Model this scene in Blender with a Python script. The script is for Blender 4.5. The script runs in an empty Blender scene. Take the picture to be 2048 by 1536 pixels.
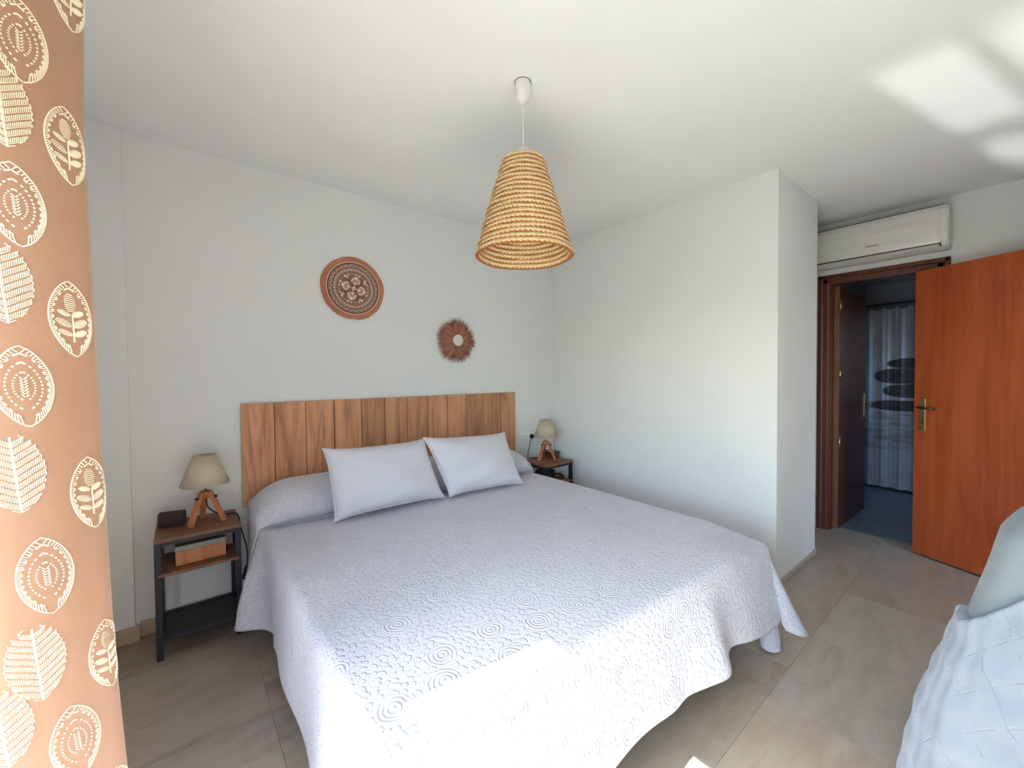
import bpy, bmesh, math, random
from mathutils import Vector, Matrix
from math import sin, cos, pi, sqrt, radians, hypot, exp, tan

# ------------------------------------------------------------------ camera, sky, sun, exposure
scene = bpy.context.scene
COL = scene.collection

def srgb(r, g, b):
    f = lambda c: (c / 255 / 12.92) if c / 255 <= 0.04045 else ((c / 255 + 0.055) / 1.055) ** 2.4
    return (f(r), f(g), f(b), 1.0)

CAM = (-2.7427, -2.7471, 1.2997)
YAW, PITCH, ROLL, FOC = 0.6835, -0.0229, -0.0086, 809.8
cam_data = bpy.data.cameras.new('camera')
cam_data.sensor_fit = 'HORIZONTAL'
cam_data.sensor_width = 36.0
cam_data.lens = FOC / 2048 * 36.0
cam_data.clip_start = 0.02
cam = bpy.data.objects.new('camera', cam_data)
COL.objects.link(cam)
_f = Vector((sin(YAW) * cos(PITCH), cos(YAW) * cos(PITCH), sin(PITCH)))
_r0 = Vector((cos(YAW), -sin(YAW), 0))
_u0 = _r0.cross(_f)
_r = cos(ROLL) * _r0 + sin(ROLL) * _u0
_u = -sin(ROLL) * _r0 + cos(ROLL) * _u0
cam.matrix_world = Matrix(((_r.x, _u.x, -_f.x, CAM[0]), (_r.y, _u.y, -_f.y, CAM[1]), (_r.z, _u.z, -_f.z, CAM[2]), (0, 0, 0, 1)))
scene.camera = cam

scene.view_settings.view_transform = 'Standard'
scene.view_settings.look = 'None'
scene.view_settings.gamma = 1.0
scene.view_settings.use_curve_mapping = False
scene.view_settings.exposure = 3.32
scene.cycles.use_denoising = True
scene.cycles.max_bounces = 8
scene.cycles.diffuse_bounces = 6
scene.cycles.glossy_bounces = 3
scene.cycles.use_adaptive_sampling = False
scene.cycles.adaptive_threshold = 0.06
scene.cycles.adaptive_min_samples = 12
scene.cycles.use_light_tree = False
scene.cycles.sample_clamp_indirect = 8.0

world = bpy.data.worlds.new('sky'); scene.world = world
world.use_nodes = True
wn = world.node_tree.nodes; wl = world.node_tree.links
wn.clear()
sky = wn.new('ShaderNodeTexSky'); sky.sky_type = 'NISHITA'; sky.sun_disc = False
sky.sun_elevation = radians(46); sky.sun_rotation = radians(-97)
sky.altitude = 50; sky.air_density = 1.0; sky.dust_density = 1.5; sky.ozone_density = 1.0
bgn = wn.new('ShaderNodeBackground'); bgn.inputs['Strength'].default_value = 0.16
wo = wn.new('ShaderNodeOutputWorld')
wb_ = wn.new('ShaderNodeMix'); wb_.data_type = 'RGBA'; wb_.blend_type = 'MULTIPLY'   # daylight white balance
wb_.inputs[0].default_value = 1.0; wb_.inputs[7].default_value = (0.80, 1.0, 1.10, 1)
wl.new(sky.outputs[0], wb_.inputs[6]); wl.new(wb_.outputs[2], bgn.inputs[0]); wl.new(bgn.outputs[0], wo.inputs[0])

def sun_lamp(name, direction, strength, color, angle):
    d = bpy.data.lights.new(name, 'SUN'); d.energy = strength; d.color = color; d.angle = radians(angle)
    o = bpy.data.objects.new(name, d); COL.objects.link(o)
    o.rotation_euler = Vector(direction).to_track_quat('-Z', 'Y').to_euler()
    o.location = (-6, -2, 5)
    return o
sun_lamp('sun', (1.0, -0.13, -1.04), 4.6, (0.86, 1.0, 1.02), 0.5)
# added upward sun, standing in for sunlight reflected off the polished floor
sun_lamp('sun_reflection_standin', (1.0, -0.234, 0.284), 0.31, (0.95, 1.0, 0.97), 1.3)

def portal(name, loc, rot, sx, sy):
    d = bpy.data.lights.new(name, 'AREA'); d.shape = 'RECTANGLE'; d.size = sx; d.size_y = sy
    d.cycles.is_portal = True
    o = bpy.data.objects.new(name, d); COL.objects.link(o); o.location = loc; o.rotation_euler = rot
portal('window_portal', (-3.3, -2.3, 1.0), (0, -pi / 2, 0), 2.2, 1.8)

# ------------------------------------------------------------------ helpers
def new_obj(name, mesh, material=None, parent=None):
    o = bpy.data.objects.new(name, mesh)
    COL.objects.link(o)
    if material is not None:
        ms = material if isinstance(material, (list, tuple)) else [material]
        if len(mesh.materials) == 0:
            for m in ms: mesh.materials.append(m)
    if parent is not None: o.parent = parent
    return o

def obj(name, bm, material=None, parent=None, smooth=False):
    me = bpy.data.meshes.new(name)
    if smooth:
        for f in bm.faces: f.smooth = True
    bm.to_mesh(me); bm.free()
    return new_obj(name, me, material, parent)

def pydata(name, verts, faces, material=None, parent=None, smooth=False, uvs=None):
    me = bpy.data.meshes.new(name)
    me.from_pydata([tuple(v) for v in verts], [], faces)
    if uvs is not None:
        l = me.uv_layers.new(name='UVMap')
        for lp in me.loops: l.data[lp.index].uv = uvs[lp.vertex_index]
    if smooth: me.polygons.foreach_set('use_smooth', [True] * len(me.polygons))
    me.update()
    return new_obj(name, me, material, parent)

def empty(name, loc=(0, 0, 0), rz=0):
    o = bpy.data.objects.new(name, None); COL.objects.link(o)
    o.location = loc; o.rotation_euler = (0, 0, rz); o.empty_display_size = 0.05
    return o

def tag(o, label, cat, group=None):
    o['label'] = label; o['category'] = cat
    if group: o['group'] = group
    return o

def struct(o, label=None):
    o['kind'] = 'structure'
    if label: o['label'] = label
    return o

def add_box(bm, x0, x1, y0, y1, z0, z1, bevel=0.0, seg=2):
    vs = [bm.verts.new((x, y, z)) for x in (x0, x1) for y in (y0, y1) for z in (z0, z1)]
    idx = [(0, 1, 3, 2), (4, 6, 7, 5), (0, 4, 5, 1), (2, 3, 7, 6), (0, 2, 6, 4), (1, 5, 7, 3)]
    fs = [bm.faces.new([vs[i] for i in q]) for q in idx]
    if bevel > 0:
        es = list({e for f in fs for e in f.edges})
        bmesh.ops.bevel(bm, geom=es, offset=bevel, segments=seg, profile=0.5, affect='EDGES')
    return bm

def box(name, x0, x1, y0, y1, z0, z1, material, parent=None, bevel=0.0, seg=2):
    bm = bmesh.new()
    add_box(bm, min(x0, x1), max(x0, x1), min(y0, y1), max(y0, y1), min(z0, z1), max(z0, z1), bevel, seg)
    return obj(name, bm, material, parent)

def add_tube(bm, pts, radius, n=10, cap=True):
    pts = [Vector(p) for p in pts]
    rad = radius if callable(radius) else (lambda t: radius)
    rings = []
    up = None
    for i, p in enumerate(pts):
        t = (pts[min(i + 1, len(pts) - 1)] - pts[max(i - 1, 0)]).normalized()
        if up is None:
            a = Vector((0, 0, 1)) if abs(t.z) < 0.9 else Vector((1, 0, 0))
            up = (a - t * a.dot(t)).normalized()
        else:
            up = (up - t * up.dot(t)).normalized()
        s = t.cross(up)
        r = rad(i / max(1, len(pts) - 1))
        rings.append([bm.verts.new(p + (up * cos(2 * pi * k / n) + s * sin(2 * pi * k / n)) * r) for k in range(n)])
    for a, b in zip(rings, rings[1:]):
        for k in range(n):
            bm.faces.new((a[k], a[(k + 1) % n], b[(k + 1) % n], b[k]))
    if cap:
        bm.faces.new(rings[0][::-1]); bm.faces.new(rings[-1])
    return bm

def tube(name, pts, radius, material, parent=None, n=10):
    bm = bmesh.new(); add_tube(bm, pts, radius, n)
    bmesh.ops.recalc_face_normals(bm, faces=bm.faces)
    return obj(name, bm, material, parent, True)

def add_lathe(bm, prof, n=32, centre=(0, 0, 0), close=False):
    rings = []
    for r, z in prof:
        if r < 1e-6: rings.append([bm.verts.new((centre[0], centre[1], centre[2] + z))])
        else: rings.append([bm.verts.new((centre[0] + r * cos(2 * pi * k / n), centre[1] + r * sin(2 * pi * k / n), centre[2] + z)) for k in range(n)])
    seq = list(zip(rings, rings[1:]))
    if close: seq.append((rings[-1], rings[0]))
    for a, b in seq:
        for k in range(n):
            k2 = (k + 1) % n
            if len(a) == 1 and len(b) == 1: continue
            if len(a) == 1: bm.faces.new((a[0], b[k], b[k2]))
            elif len(b) == 1: bm.faces.new((a[k2], a[k], b[0]))
            else: bm.faces.new((a[k], a[k2], b[k2], b[k]))
    return bm

def lathe(name, prof, material, parent=None, n=32, centre=(0, 0, 0), close=False):
    bm = bmesh.new(); add_lathe(bm, prof, n, centre, close)
    bmesh.ops.recalc_face_normals(bm, faces=bm.faces)
    return obj(name, bm, material, parent, True)

def beam(name, a, b, w, h, material, parent=None, bevel=0.002, up=(0, 0, 1)):
    """square bar from a to b"""
    a = Vector(a); b = Vector(b); t = (b - a); L = t.length; t.normalize()
    upv = Vector(up)
    if abs(t.dot(upv)) > 0.95: upv = Vector((0, 1, 0))
    s = t.cross(upv).normalized(); u = s.cross(t)
    bm = bmesh.new(); add_box(bm, -w / 2, w / 2, -h / 2, h / 2, 0, L, bevel)
    M = Matrix(((s.x, u.x, t.x, a.x), (s.y, u.y, t.y, a.y), (s.z, u.z, t.z, a.z), (0, 0, 0, 1)))
    bmesh.ops.transform(bm, matrix=M, verts=bm.verts)
    bmesh.ops.recalc_face_normals(bm, faces=bm.faces)
    return obj(name, bm, material, parent)

def copy_tree(o, parent=None):
    c = o.copy(); COL.objects.link(c); c.parent = parent
    for ch in list(o.children): copy_tree(ch, c)
    return c

def smooth(x, a, b):
    t = max(0.0, min(1.0, (x - a) / (b - a))); return t * t * (3 - 2 * t)

# ------------------------------------------------------------------ materials
class NT:
    def __init__(self, name):
        self.m = bpy.data.materials.new(name); self.m.use_nodes = True
        self.t = self.m.node_tree; self.t.nodes.clear()
        self.out = self.n('ShaderNodeOutputMaterial')
        self.b = self.n('ShaderNodeBsdfPrincipled')
        self.l(self.b.outputs[0], self.out.inputs[0])
    def n(self, ty, **kw):
        nd = self.t.nodes.new(ty)
        for k, v in kw.items():
            if k in nd.inputs: nd.inputs[k].default_value = v
            else: setattr(nd, k, v)
        return nd
    def l(self, a, b): self.t.links.new(a, b)
    def val(self, x):
        return x
    def math(self, op, a, b=None, c=None):
        nd = self.n('ShaderNodeMath'); nd.operation = op
        for i, v in enumerate((a, b, c)):
            if v is None: continue
            if isinstance(v, (int, float)): nd.inputs[i].default_value = v
            else: self.l(v, nd.inputs[i])
        return nd.outputs[0]
    def ramp(self, fac, stops):
        nd = self.n('ShaderNodeValToRGB')
        el = nd.color_ramp.elements
        while len(el) < len(stops): el.new(0.5)
        for e, (p, c) in zip(el, stops): e.position = p; e.color = c
        self.l(fac, nd.inputs[0]); return nd.outputs[0]
    def mix(self, fac, a, b, mode='MIX'):
        nd = self.n('ShaderNodeMix'); nd.data_type = 'RGBA'; nd.blend_type = mode
        for i, v in ((0, fac), (6, a), (7, b)):
            if isinstance(v, (int, float, tuple)): nd.inputs[i].default_value = v
            else: self.l(v, nd.inputs[i])
        return nd.outputs[2]
    def noise(self, vec, scale, detail=4, rough=0.55, dist=0.0):
        nd = self.n('ShaderNodeTexNoise'); nd.inputs['Scale'].default_value = scale
        nd.inputs['Detail'].default_value = detail; nd.inputs['Roughness'].default_value = rough
        nd.inputs['Distortion'].default_value = dist
        if vec is not None: self.l(vec, nd.inputs['Vector'])
        return nd.outputs[0]
    def coord(self, kind='Object'):
        return self.n('ShaderNodeTexCoord').outputs[kind]
    def mapping(self, vec, scale=(1, 1, 1), loc=(0, 0, 0), rot=(0, 0, 0)):
        nd = self.n('ShaderNodeMapping'); nd.inputs['Scale'].default_value = scale
        nd.inputs['Location'].default_value = loc; nd.inputs['Rotation'].default_value = rot
        self.l(vec, nd.inputs['Vector']); return nd.outputs[0]
    def bump(self, h, strength=0.3, dist=0.01):
        nd = self.n('ShaderNodeBump'); nd.inputs['Strength'].default_value = strength
        nd.inputs['Distance'].default_value = dist
        self.l(h, nd.inputs['Height']); self.l(nd.outputs[0], self.b.inputs['Normal'])
    def color(self, c):
        if isinstance(c, tuple): self.b.inputs['Base Color'].default_value = c
        else: self.l(c, self.b.inputs['Base Color'])
    def set(self, **kw):
        for k, v in kw.items(): self.b.inputs[k.replace('_', ' ')].default_value = v
        return self

def plain(name, col, rough=0.6, metal=0.0, noise_amt=0.06, scale=30, bump=0.0):
    n = NT(name); c = n.coord()
    f = n.noise(c, scale, 3)
    lo = tuple(x * (1 - noise_amt) for x in col[:3]) + (1,)
    hi = tuple(min(1, x * (1 + noise_amt)) for x in col[:3]) + (1,)
    n.color(n.ramp(f, [(0.3, lo), (0.7, hi)])); n.set(Roughness=rough, Metallic=metal)
    if bump > 0: n.bump(n.noise(c, scale * 4, 3), bump, 0.003)
    return n.m

def wood(name, c1, c2, c3, rough=0.45, axis='Z', scale=1.0, rand=True, spec=0.5, streak=14, cracks=False):
    n = NT(name); c = n.coord()
    info = n.n('ShaderNodeObjectInfo')
    if rand:
        off = n.n('ShaderNodeVectorMath'); off.operation = 'ADD'
        cmb = n.n('ShaderNodeCombineXYZ')
        r = n.math('MULTIPLY', info.outputs['Random'], 37.0)
        for i in range(3): n.l(r, cmb.inputs[i])
        n.l(c, off.inputs[0]); n.l(cmb.outputs[0], off.inputs[1]); c = off.outputs[0]
    sc = {'Z': (streak, streak, 1.0), 'X': (1.0, streak, streak), 'Y': (streak, 1.0, streak)}[axis]
    v = n.mapping(c, tuple(s * scale for s in sc))
    a = n.noise(v, 1.2, 5, 0.6, 1.2)
    b = n.noise(v, 6.0, 4, 0.6, 0.4)
    f = n.math('ADD', n.math('MULTIPLY', a, 0.72), n.math('MULTIPLY', b, 0.28))
    col = n.ramp(f, [(0.30, c1), (0.50, c2), (0.72, c3)])
    if rand:
        hs = n.n('ShaderNodeHueSaturation')
        n.l(n.math('ADD', n.math('MULTIPLY', info.outputs['Random'], 0.3), 0.86), hs.inputs['Value'])
        n.l(col, hs.inputs['Color']); col = hs.outputs[0]
    if cracks:
        vv = n.mapping(c, (streak * .8, streak * .8, 0.55))
        k = n.math('ABSOLUTE', n.math('SUBTRACT', n.noise(vv, 1.0, 3, 0.5, 0.6), 0.47))
        km = n.ramp(k, [(0.0, (1, 1, 1, 1)), (0.010, (0.5, .5, .5, 1)), (0.05, (0, 0, 0, 1))])
        col = n.mix(n.math('MULTIPLY', km, 0.42), col, srgb(96, 54, 34))
    n.color(col); n.set(Roughness=rough); n.b.inputs['Specular IOR Level'].default_value = spec
    n.bump(b, 0.08, 0.002)
    return n.m

def wall_paint(name, col):
    n = NT(name); c = n.coord()
    f = n.noise(c, 1.3, 1)
    k = n.ramp(f, [(0.3, tuple(x * 0.985 for x in col[:3]) + (1,)), (0.7, col)])
    d = n.n('ShaderNodeBsdfDiffuse'); n.l(k, d.inputs[0]); d.inputs['Roughness'].default_value = 0.3   # flat matt emulsion
    n.t.nodes.remove(n.b); n.l(d.outputs[0], n.out.inputs[0])
    return n.m

M_WALL = wall_paint('white_wall_paint', (0.825, 0.815, 0.80, 1))
M_CEIL = wall_paint('white_ceiling_paint', (0.82, 0.81, 0.79, 1))

def floor_mat(name='marble_tile'):
    n = NT(name); c = n.coord()
    info = n.n('ShaderNodeObjectInfo')
    off = n.n('ShaderNodeVectorMath'); off.operation = 'ADD'
    cmb = n.n('ShaderNodeCombineXYZ'); r = n.math('MULTIPLY', info.outputs['Random'], 19.0)
    for i in range(3): n.l(r, cmb.inputs[i])
    n.l(c, off.inputs[0]); n.l(cmb.outputs[0], off.inputs[1])
    v = n.mapping(off.outputs[0], (1.0, 3.2, 1.0), rot=(0, 0, 0.35))
    a = n.noise(v, 1.6, 6, 0.6, 0.25)
    col = n.ramp(a, [(0.30, srgb(154, 136, 120)), (0.47, srgb(178, 163, 147)), (0.60, srgb(166, 150, 135)), (0.75, srgb(190, 176, 161))])
    vein = n.noise(v, 1.5, 3, 0.5, 0.3)
    band = n.math('ABSOLUTE', n.math('SUBTRACT', vein, 0.5))
    vm = n.ramp(band, [(0.0, (1, 1, 1, 1)), (0.008, (0, 0, 0, 1))])
    gate = n.ramp(n.noise(off.outputs[0], 2.2, 2), [(0.55, (0, 0, 0, 1)), (0.7, (1, 1, 1, 1))])
    vg = n.math('MULTIPLY', n.math('MULTIPLY', vm, gate), 0.10)
    col = n.mix(vg, col, srgb(96, 84, 74))
    hs = n.n('ShaderNodeHueSaturation'); n.l(col, hs.inputs['Color'])
    n.l(n.math('ADD', n.math('MULTIPLY', info.outputs['Random'], 0.20), 0.88), hs.inputs['Value'])
    n.l(n.math('ADD', n.math('MULTIPLY', n.math('FRACT', n.math('MULTIPLY', info.outputs['Random'], 7.3)), 0.35), 0.80), hs.inputs['Saturation'])
    n.color(hs.outputs[0]); n.set(Roughness=0.28); n.b.inputs['Specular IOR Level'].default_value = 0.5
    return n.m
M_TILE = floor_mat()
M_GROUT = plain('tile_grout', srgb(166, 150, 132), 0.9)
M_BASE = plain('marble_baseboard', srgb(188, 168, 142), 0.35, scale=5, noise_amt=0.12)
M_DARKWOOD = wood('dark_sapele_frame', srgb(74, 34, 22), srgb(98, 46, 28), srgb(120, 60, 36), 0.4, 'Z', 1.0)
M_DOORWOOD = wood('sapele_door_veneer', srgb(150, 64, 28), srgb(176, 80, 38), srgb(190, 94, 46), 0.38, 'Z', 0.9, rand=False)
M_BRASS = plain('brushed_brass', srgb(196, 172, 120), 0.35, 1.0, 0.05)
M_BLACK = plain('black_powder_coat', srgb(34, 34, 38), 0.5)
M_BLACKPL = plain('black_plastic', srgb(22, 21, 22), 0.4)
M_WHITEPL = plain('white_plastic', srgb(226, 224, 216), 0.3, noise_amt=0.01)
M_GREYPL = plain('grey_gap', srgb(60, 58, 56), 0.6)

# ------------------------------------------------------------------ the room shell
H = 2.5
XW, XO = -3.1, -3.35          # window wall, inner and outer face
YF = -3.60                    # wall behind the camera
XP = 1.37                     # wall with the air conditioner
YE = -1.877                   # free end of the right wall
XE = 0.769

floor = box('floor', XO, 3.95, -4.6, 0.12, -0.14, -0.012, M_GROUT)
struct(floor, 'grout bed under the beige marble floor tiles')
# one mesh per tile size, shared
def tile_mesh(w, d):
    key = 'tile_%d_%d' % (round(w * 1000), round(d * 1000))
    me = bpy.data.meshes.get(key)
    if me: return me
    bm = bmesh.new(); add_box(bm, 0, w, 0, d, -0.012, 0.0, 0.0005, 1)
    me = bpy.data.meshes.new(key); bm.to_mesh(me); bm.free(); me.materials.append(M_TILE)
    return me
TS = 0.6; G = 0.0008
row = 0
ytop = 0.25
offs = {0: -0.1, 1: -0.1, 2: -0.1, 3: -0.1, 4: -0.345, 5: -0.1, 6: -0.345}
for row in range(7):
    y1 = ytop - TS * row; y0 = y1 - TS
    y0c, y1c = max(y0, YF), min(y1, 0.0)
    if y1c - y0c < 0.03: continue
    x = offs[row] - TS * 6
    while x < 3.6:
        xa, xb = max(x, XO), x + TS
        # the passage beyond the bathroom door has its own floor
        if xb > XP + 0.12: xb = XP + 0.12
        if xb - xa > 0.03:
            o = bpy.data.objects.new('floor_tile', tile_mesh(xb - xa - G, y1c - y0c - G))
            COL.objects.link(o); o.location = (xa + G / 2, y0c + G / 2, 0); o.parent = floor
        x += TS

ceiling = struct(box('ceiling', XO, 1.6, -4.6, 0.12, H, H + 0.12, M_CEIL))
struct(box('wall_back', XO, 0.9, 0.0, 0.12, 0, H, M_WALL))
struct(box('wall_pillar', XW, -2.948, -0.035, 0.0, 0, H, M_WALL))
struct(box('wall_right', 0.0, XE, YE, 0.0, 0, H, M_WALL))
# wall with the air conditioner, opening y -2.43 .. -1.80
def wall_with_opening(name, x0, x1, y0, y1, oy0, oy1, oz0, oz1, z1=H):
    bm = bmesh.new()
    if oy0 > y0: add_box(bm, x0, x1, y0, oy0, 0, z1)
    if y1 > oy1: add_box(bm, x0, x1, oy1, y1, 0, z1)
    add_box(bm, x0, x1, oy0, oy1, oz1, z1)
    if oz0 > 0: add_box(bm, x0, x1, oy0, oy1, 0, oz0)
    return struct(obj(name, bm, M_WALL))
OY0, OY1 = -2.425, -1.80
wall_with_opening('wall_passage', XP, XP + 0.1, -3.15, 0.12, OY0, OY1, 0, 2.045)
struct(box('wall_nook', XE, XP, -0.12, 0.0, 0, H, M_WALL))
# window wall: jamb at y -1.55, opening down to y -3.2, unseen blind added to cut the sun above 1.77
wall_with_opening('wall_left', XO, XW, -4.6, 0.12, -3.2, -1.40, 0, 2.2)
bm = bmesh.new(); add_box(bm, XW - 0.035, XW - 0.012, -3.2, -1.40, 1.77, 2.2)
struct(obj('added_light_blind', bm, plain('added_blind_fabric', srgb(214, 205, 190), 0.8)), 'pale blind added unseen in the terrace opening to bound the sunlight')
w1 = empty('window_1'); struct(w1, 'white sliding terrace window frame')
M_FRAME = plain('white_window_frame', srgb(226, 226, 222), 0.35)
for nm, a in (('jamb', (XO + .06, XO + .11, -1.45, -1.40, 0, 2.2)), ('jamb', (XO + .06, XO + .11, -3.2, -3.15, 0, 2.2)),
              ('mullion', (XO + .06, XO + .10, -2.03, -1.97, 1.47, 2.2)),
              ('transom', (XO + .06, XO + .10, -3.15, -1.45, 1.415, 1.47))):
    box(nm, *a, M_FRAME, w1, 0.003)
# walls behind the camera
struct(box('wall_front', XO, 0.0, YF - 0.12, YF, 0, H, M_WALL))
struct(box('wall_front_step', 0.0, 0.08, YF, -3.06, 0, H, M_WALL))
bm = bmesh.new()
add_box(bm, 0.92, XP, -3.15, -3.06, 0, H); add_box(bm, 0.08, 0.92, -3.15, -3.06, 2.02, H)
struct(obj('wall_entrance', bm, M_WALL))
struct(box('wall_corridor', 0.0, XP + .1, -4.6, -4.5, 0, H, M_WALL))
struct(box('wall_corridor_side', XP, XP + 0.1, -4.5, -3.15, 0, H, M_WALL))
# terrace outside
M_TERR = plain('terrace_tile', srgb(205, 190, 168), 0.6, scale=3)
struct(box('terrace', -4.6, XO, -6.0, 2.0, -0.16, -0.02, M_TERR))
struct(box('wall_added_parapet', -4.6, -4.5, -6.0, 2.0, -0.02, 0.89, M_WALL))  # added out of view to cut off the lower rays of the upward sun

# baseboards
def baseboard(name, x0, x1, y0, y1, z1=0.075, mat=None):
    struct(box(name, x0, x1, y0, y1, 0, z1, mat or M_BASE, None, 0.003))
baseboard('baseboard_back', -2.93, 0.0, -0.012, 0.0)
baseboard('baseboard_pillar', XW, -2.93, -0.05, -0.0352)
baseboard('baseboard_right', -0.012, 0.0, YE, -0.012)
baseboard('baseboard_end', 0.0, XE, YE - 0.010, YE, 0.03, plain('pale_skirting', srgb(196, 186, 172), 0.5))
baseboard('baseboard_passage', XP - 0.012, XP, -3.05, -2.57)

# ------------------------------------------------------------------ bathroom beyond the door
M_BFLOOR = plain('grey_bathroom_floor', srgb(120, 128, 136), 0.35, scale=6, noise_amt=0.12)
M_BWALL = plain('grey_bathroom_wall', srgb(150, 150, 156), 0.6)
M_BCEIL = plain('bathroom_ceiling_panel', srgb(180, 178, 176), 0.7)
struct(box('floor_bathroom', XP + 0.12, 3.9, -3.1, -1.2, -0.012, 0.0, M_BFLOOR))
struct(box('wall_bathroom_back', 3.85, 3.95, -3.2, -1.1, 0, H, M_BWALL))
struct(box('wall_bathroom_left', XP + .1, 3.85, -1.62, -1.5, 0, H, M_BWALL))
bm = bmesh.new()
add_box(bm, XP + .1, 2.3, -3.2, -3.1, 0, H); add_box(bm, 2.9, 3.85, -3.2, -3.1, 0, H)
add_box(bm, 2.3, 2.9, -3.2, -3.1, 0, 1.2); add_box(bm, 2.3, 2.9, -3.2, -3.1, 1.9, H)
struct(obj('wall_bathroom_right', bm, M_BWALL), 'bathroom wall with a small high window')
portal('bathroom_portal', (2.6, -3.16, 1.55), (pi / 2, 0, 0), 0.6, 0.7)
bc = struct(box('ceiling_bathroom', XP + .1, 3.85, -3.2, -1.5, 2.36, 2.42, M_GREYPL))
for i in range(4):
    for j in range(3):
        x0 = XP + .1 + i * 0.6; y1 = -1.62 - j * 0.6
        box('ceiling_panel', x0 + .006, min(x0 + .594, 3.85), max(y1 - .594, -3.2), y1 - .006, 2.352, 2.36, M_BCEIL, bc)

# ------------------------------------------------------------------ bathroom door frame and leaf
d1 = empty('door_1', (XP, (OY0 + OY1) / 2, 0)); struct(d1, 'dark stained wooden frame of the bathroom doorway under the air conditioner')
def arch(name, y0, y1, z0, z1, horizontal=False):
    """moulded casing on the room side of the wall"""
    prof = [(0.0, 0.0), (0.0, 0.010), (0.012, 0.016), (0.040, 0.016), (0.050, 0.024), (0.068, 0.024), (0.075, 0.018), (0.075, 0.0)]
    # profile: across width (0..0.075), outwards (-x)
    bm = bmesh.new()
    if horizontal:
        A = [bm.verts.new((-p[1], y0, z0 + p[0])) for p in prof]; B = [bm.verts.new((-p[1], y1, z0 + p[0])) for p in prof]
    else:
        s = 1 if y1 > y0 else -1
        A = [bm.verts.new((-p[1], y0 + s * p[0], z0)) for p in prof]; B = [bm.verts.new((-p[1], y0 + s * p[0], z1)) for p in prof]
    n = len(prof)
    for i in range(n): bm.faces.new((A[i], A[(i + 1) % n], B[(i + 1) % n], B[i]))
    bm.faces.new(A); bm.faces.new(B[::-1])
    bmesh.ops.recalc_face_normals(bm, faces=bm.faces)
    o = obj(name, bm, M_DARKWOOD, d1); o.matrix_parent_inverse = Matrix.Translation((0, 0, 0))
    o.location = (0, -(OY0 + OY1) / 2, 0)
    return o
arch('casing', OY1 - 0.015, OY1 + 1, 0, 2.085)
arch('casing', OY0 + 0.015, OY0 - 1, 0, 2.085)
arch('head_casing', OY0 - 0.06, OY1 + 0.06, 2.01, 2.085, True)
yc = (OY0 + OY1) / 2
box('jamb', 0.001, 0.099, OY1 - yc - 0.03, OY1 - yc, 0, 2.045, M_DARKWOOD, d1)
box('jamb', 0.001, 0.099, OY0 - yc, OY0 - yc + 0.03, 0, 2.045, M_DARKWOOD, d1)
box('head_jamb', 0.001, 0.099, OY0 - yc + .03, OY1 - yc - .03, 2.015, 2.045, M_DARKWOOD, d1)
# leaf swung into the bathroom, hinged on the jamb nearer the bed
M_LEAFEDGE = wood('pale_door_edge', srgb(104, 60, 40), srgb(126, 76, 50), srgb(140, 88, 60), 0.5, 'Z')
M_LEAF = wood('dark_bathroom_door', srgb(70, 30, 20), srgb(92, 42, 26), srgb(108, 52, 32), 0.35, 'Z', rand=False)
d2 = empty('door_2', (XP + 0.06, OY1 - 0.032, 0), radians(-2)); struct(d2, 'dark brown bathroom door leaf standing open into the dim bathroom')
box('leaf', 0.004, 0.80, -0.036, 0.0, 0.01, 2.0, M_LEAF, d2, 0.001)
box('leaf_edge', -0.002, 0.0035, -0.036, 0.0, 0.01, 2.0, M_LEAFEDGE, d2)
for z in (1.84, 1.28, 0.72):
    h = tube('hinge', [(-0.010, -0.044, z - .05), (-0.010, -0.044, z + .05)], 0.007, M_BRASS, d2, 8)
    box('hinge_plate', -0.008, 0.02, -0.042, -0.036, z - .045, z + .045, M_BRASS, h)
hp = box('handle_plate', 0.755, 0.79, -0.040, -0.036, 0.88, 1.10, M_BRASS, d2, 0.001)
tube('lever', [(0.77, -0.04, 1.0), (0.77, -0.085, 1.0), (0.66, -0.088, 1.0)], 0.008, M_BRASS, hp, 8)

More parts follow.
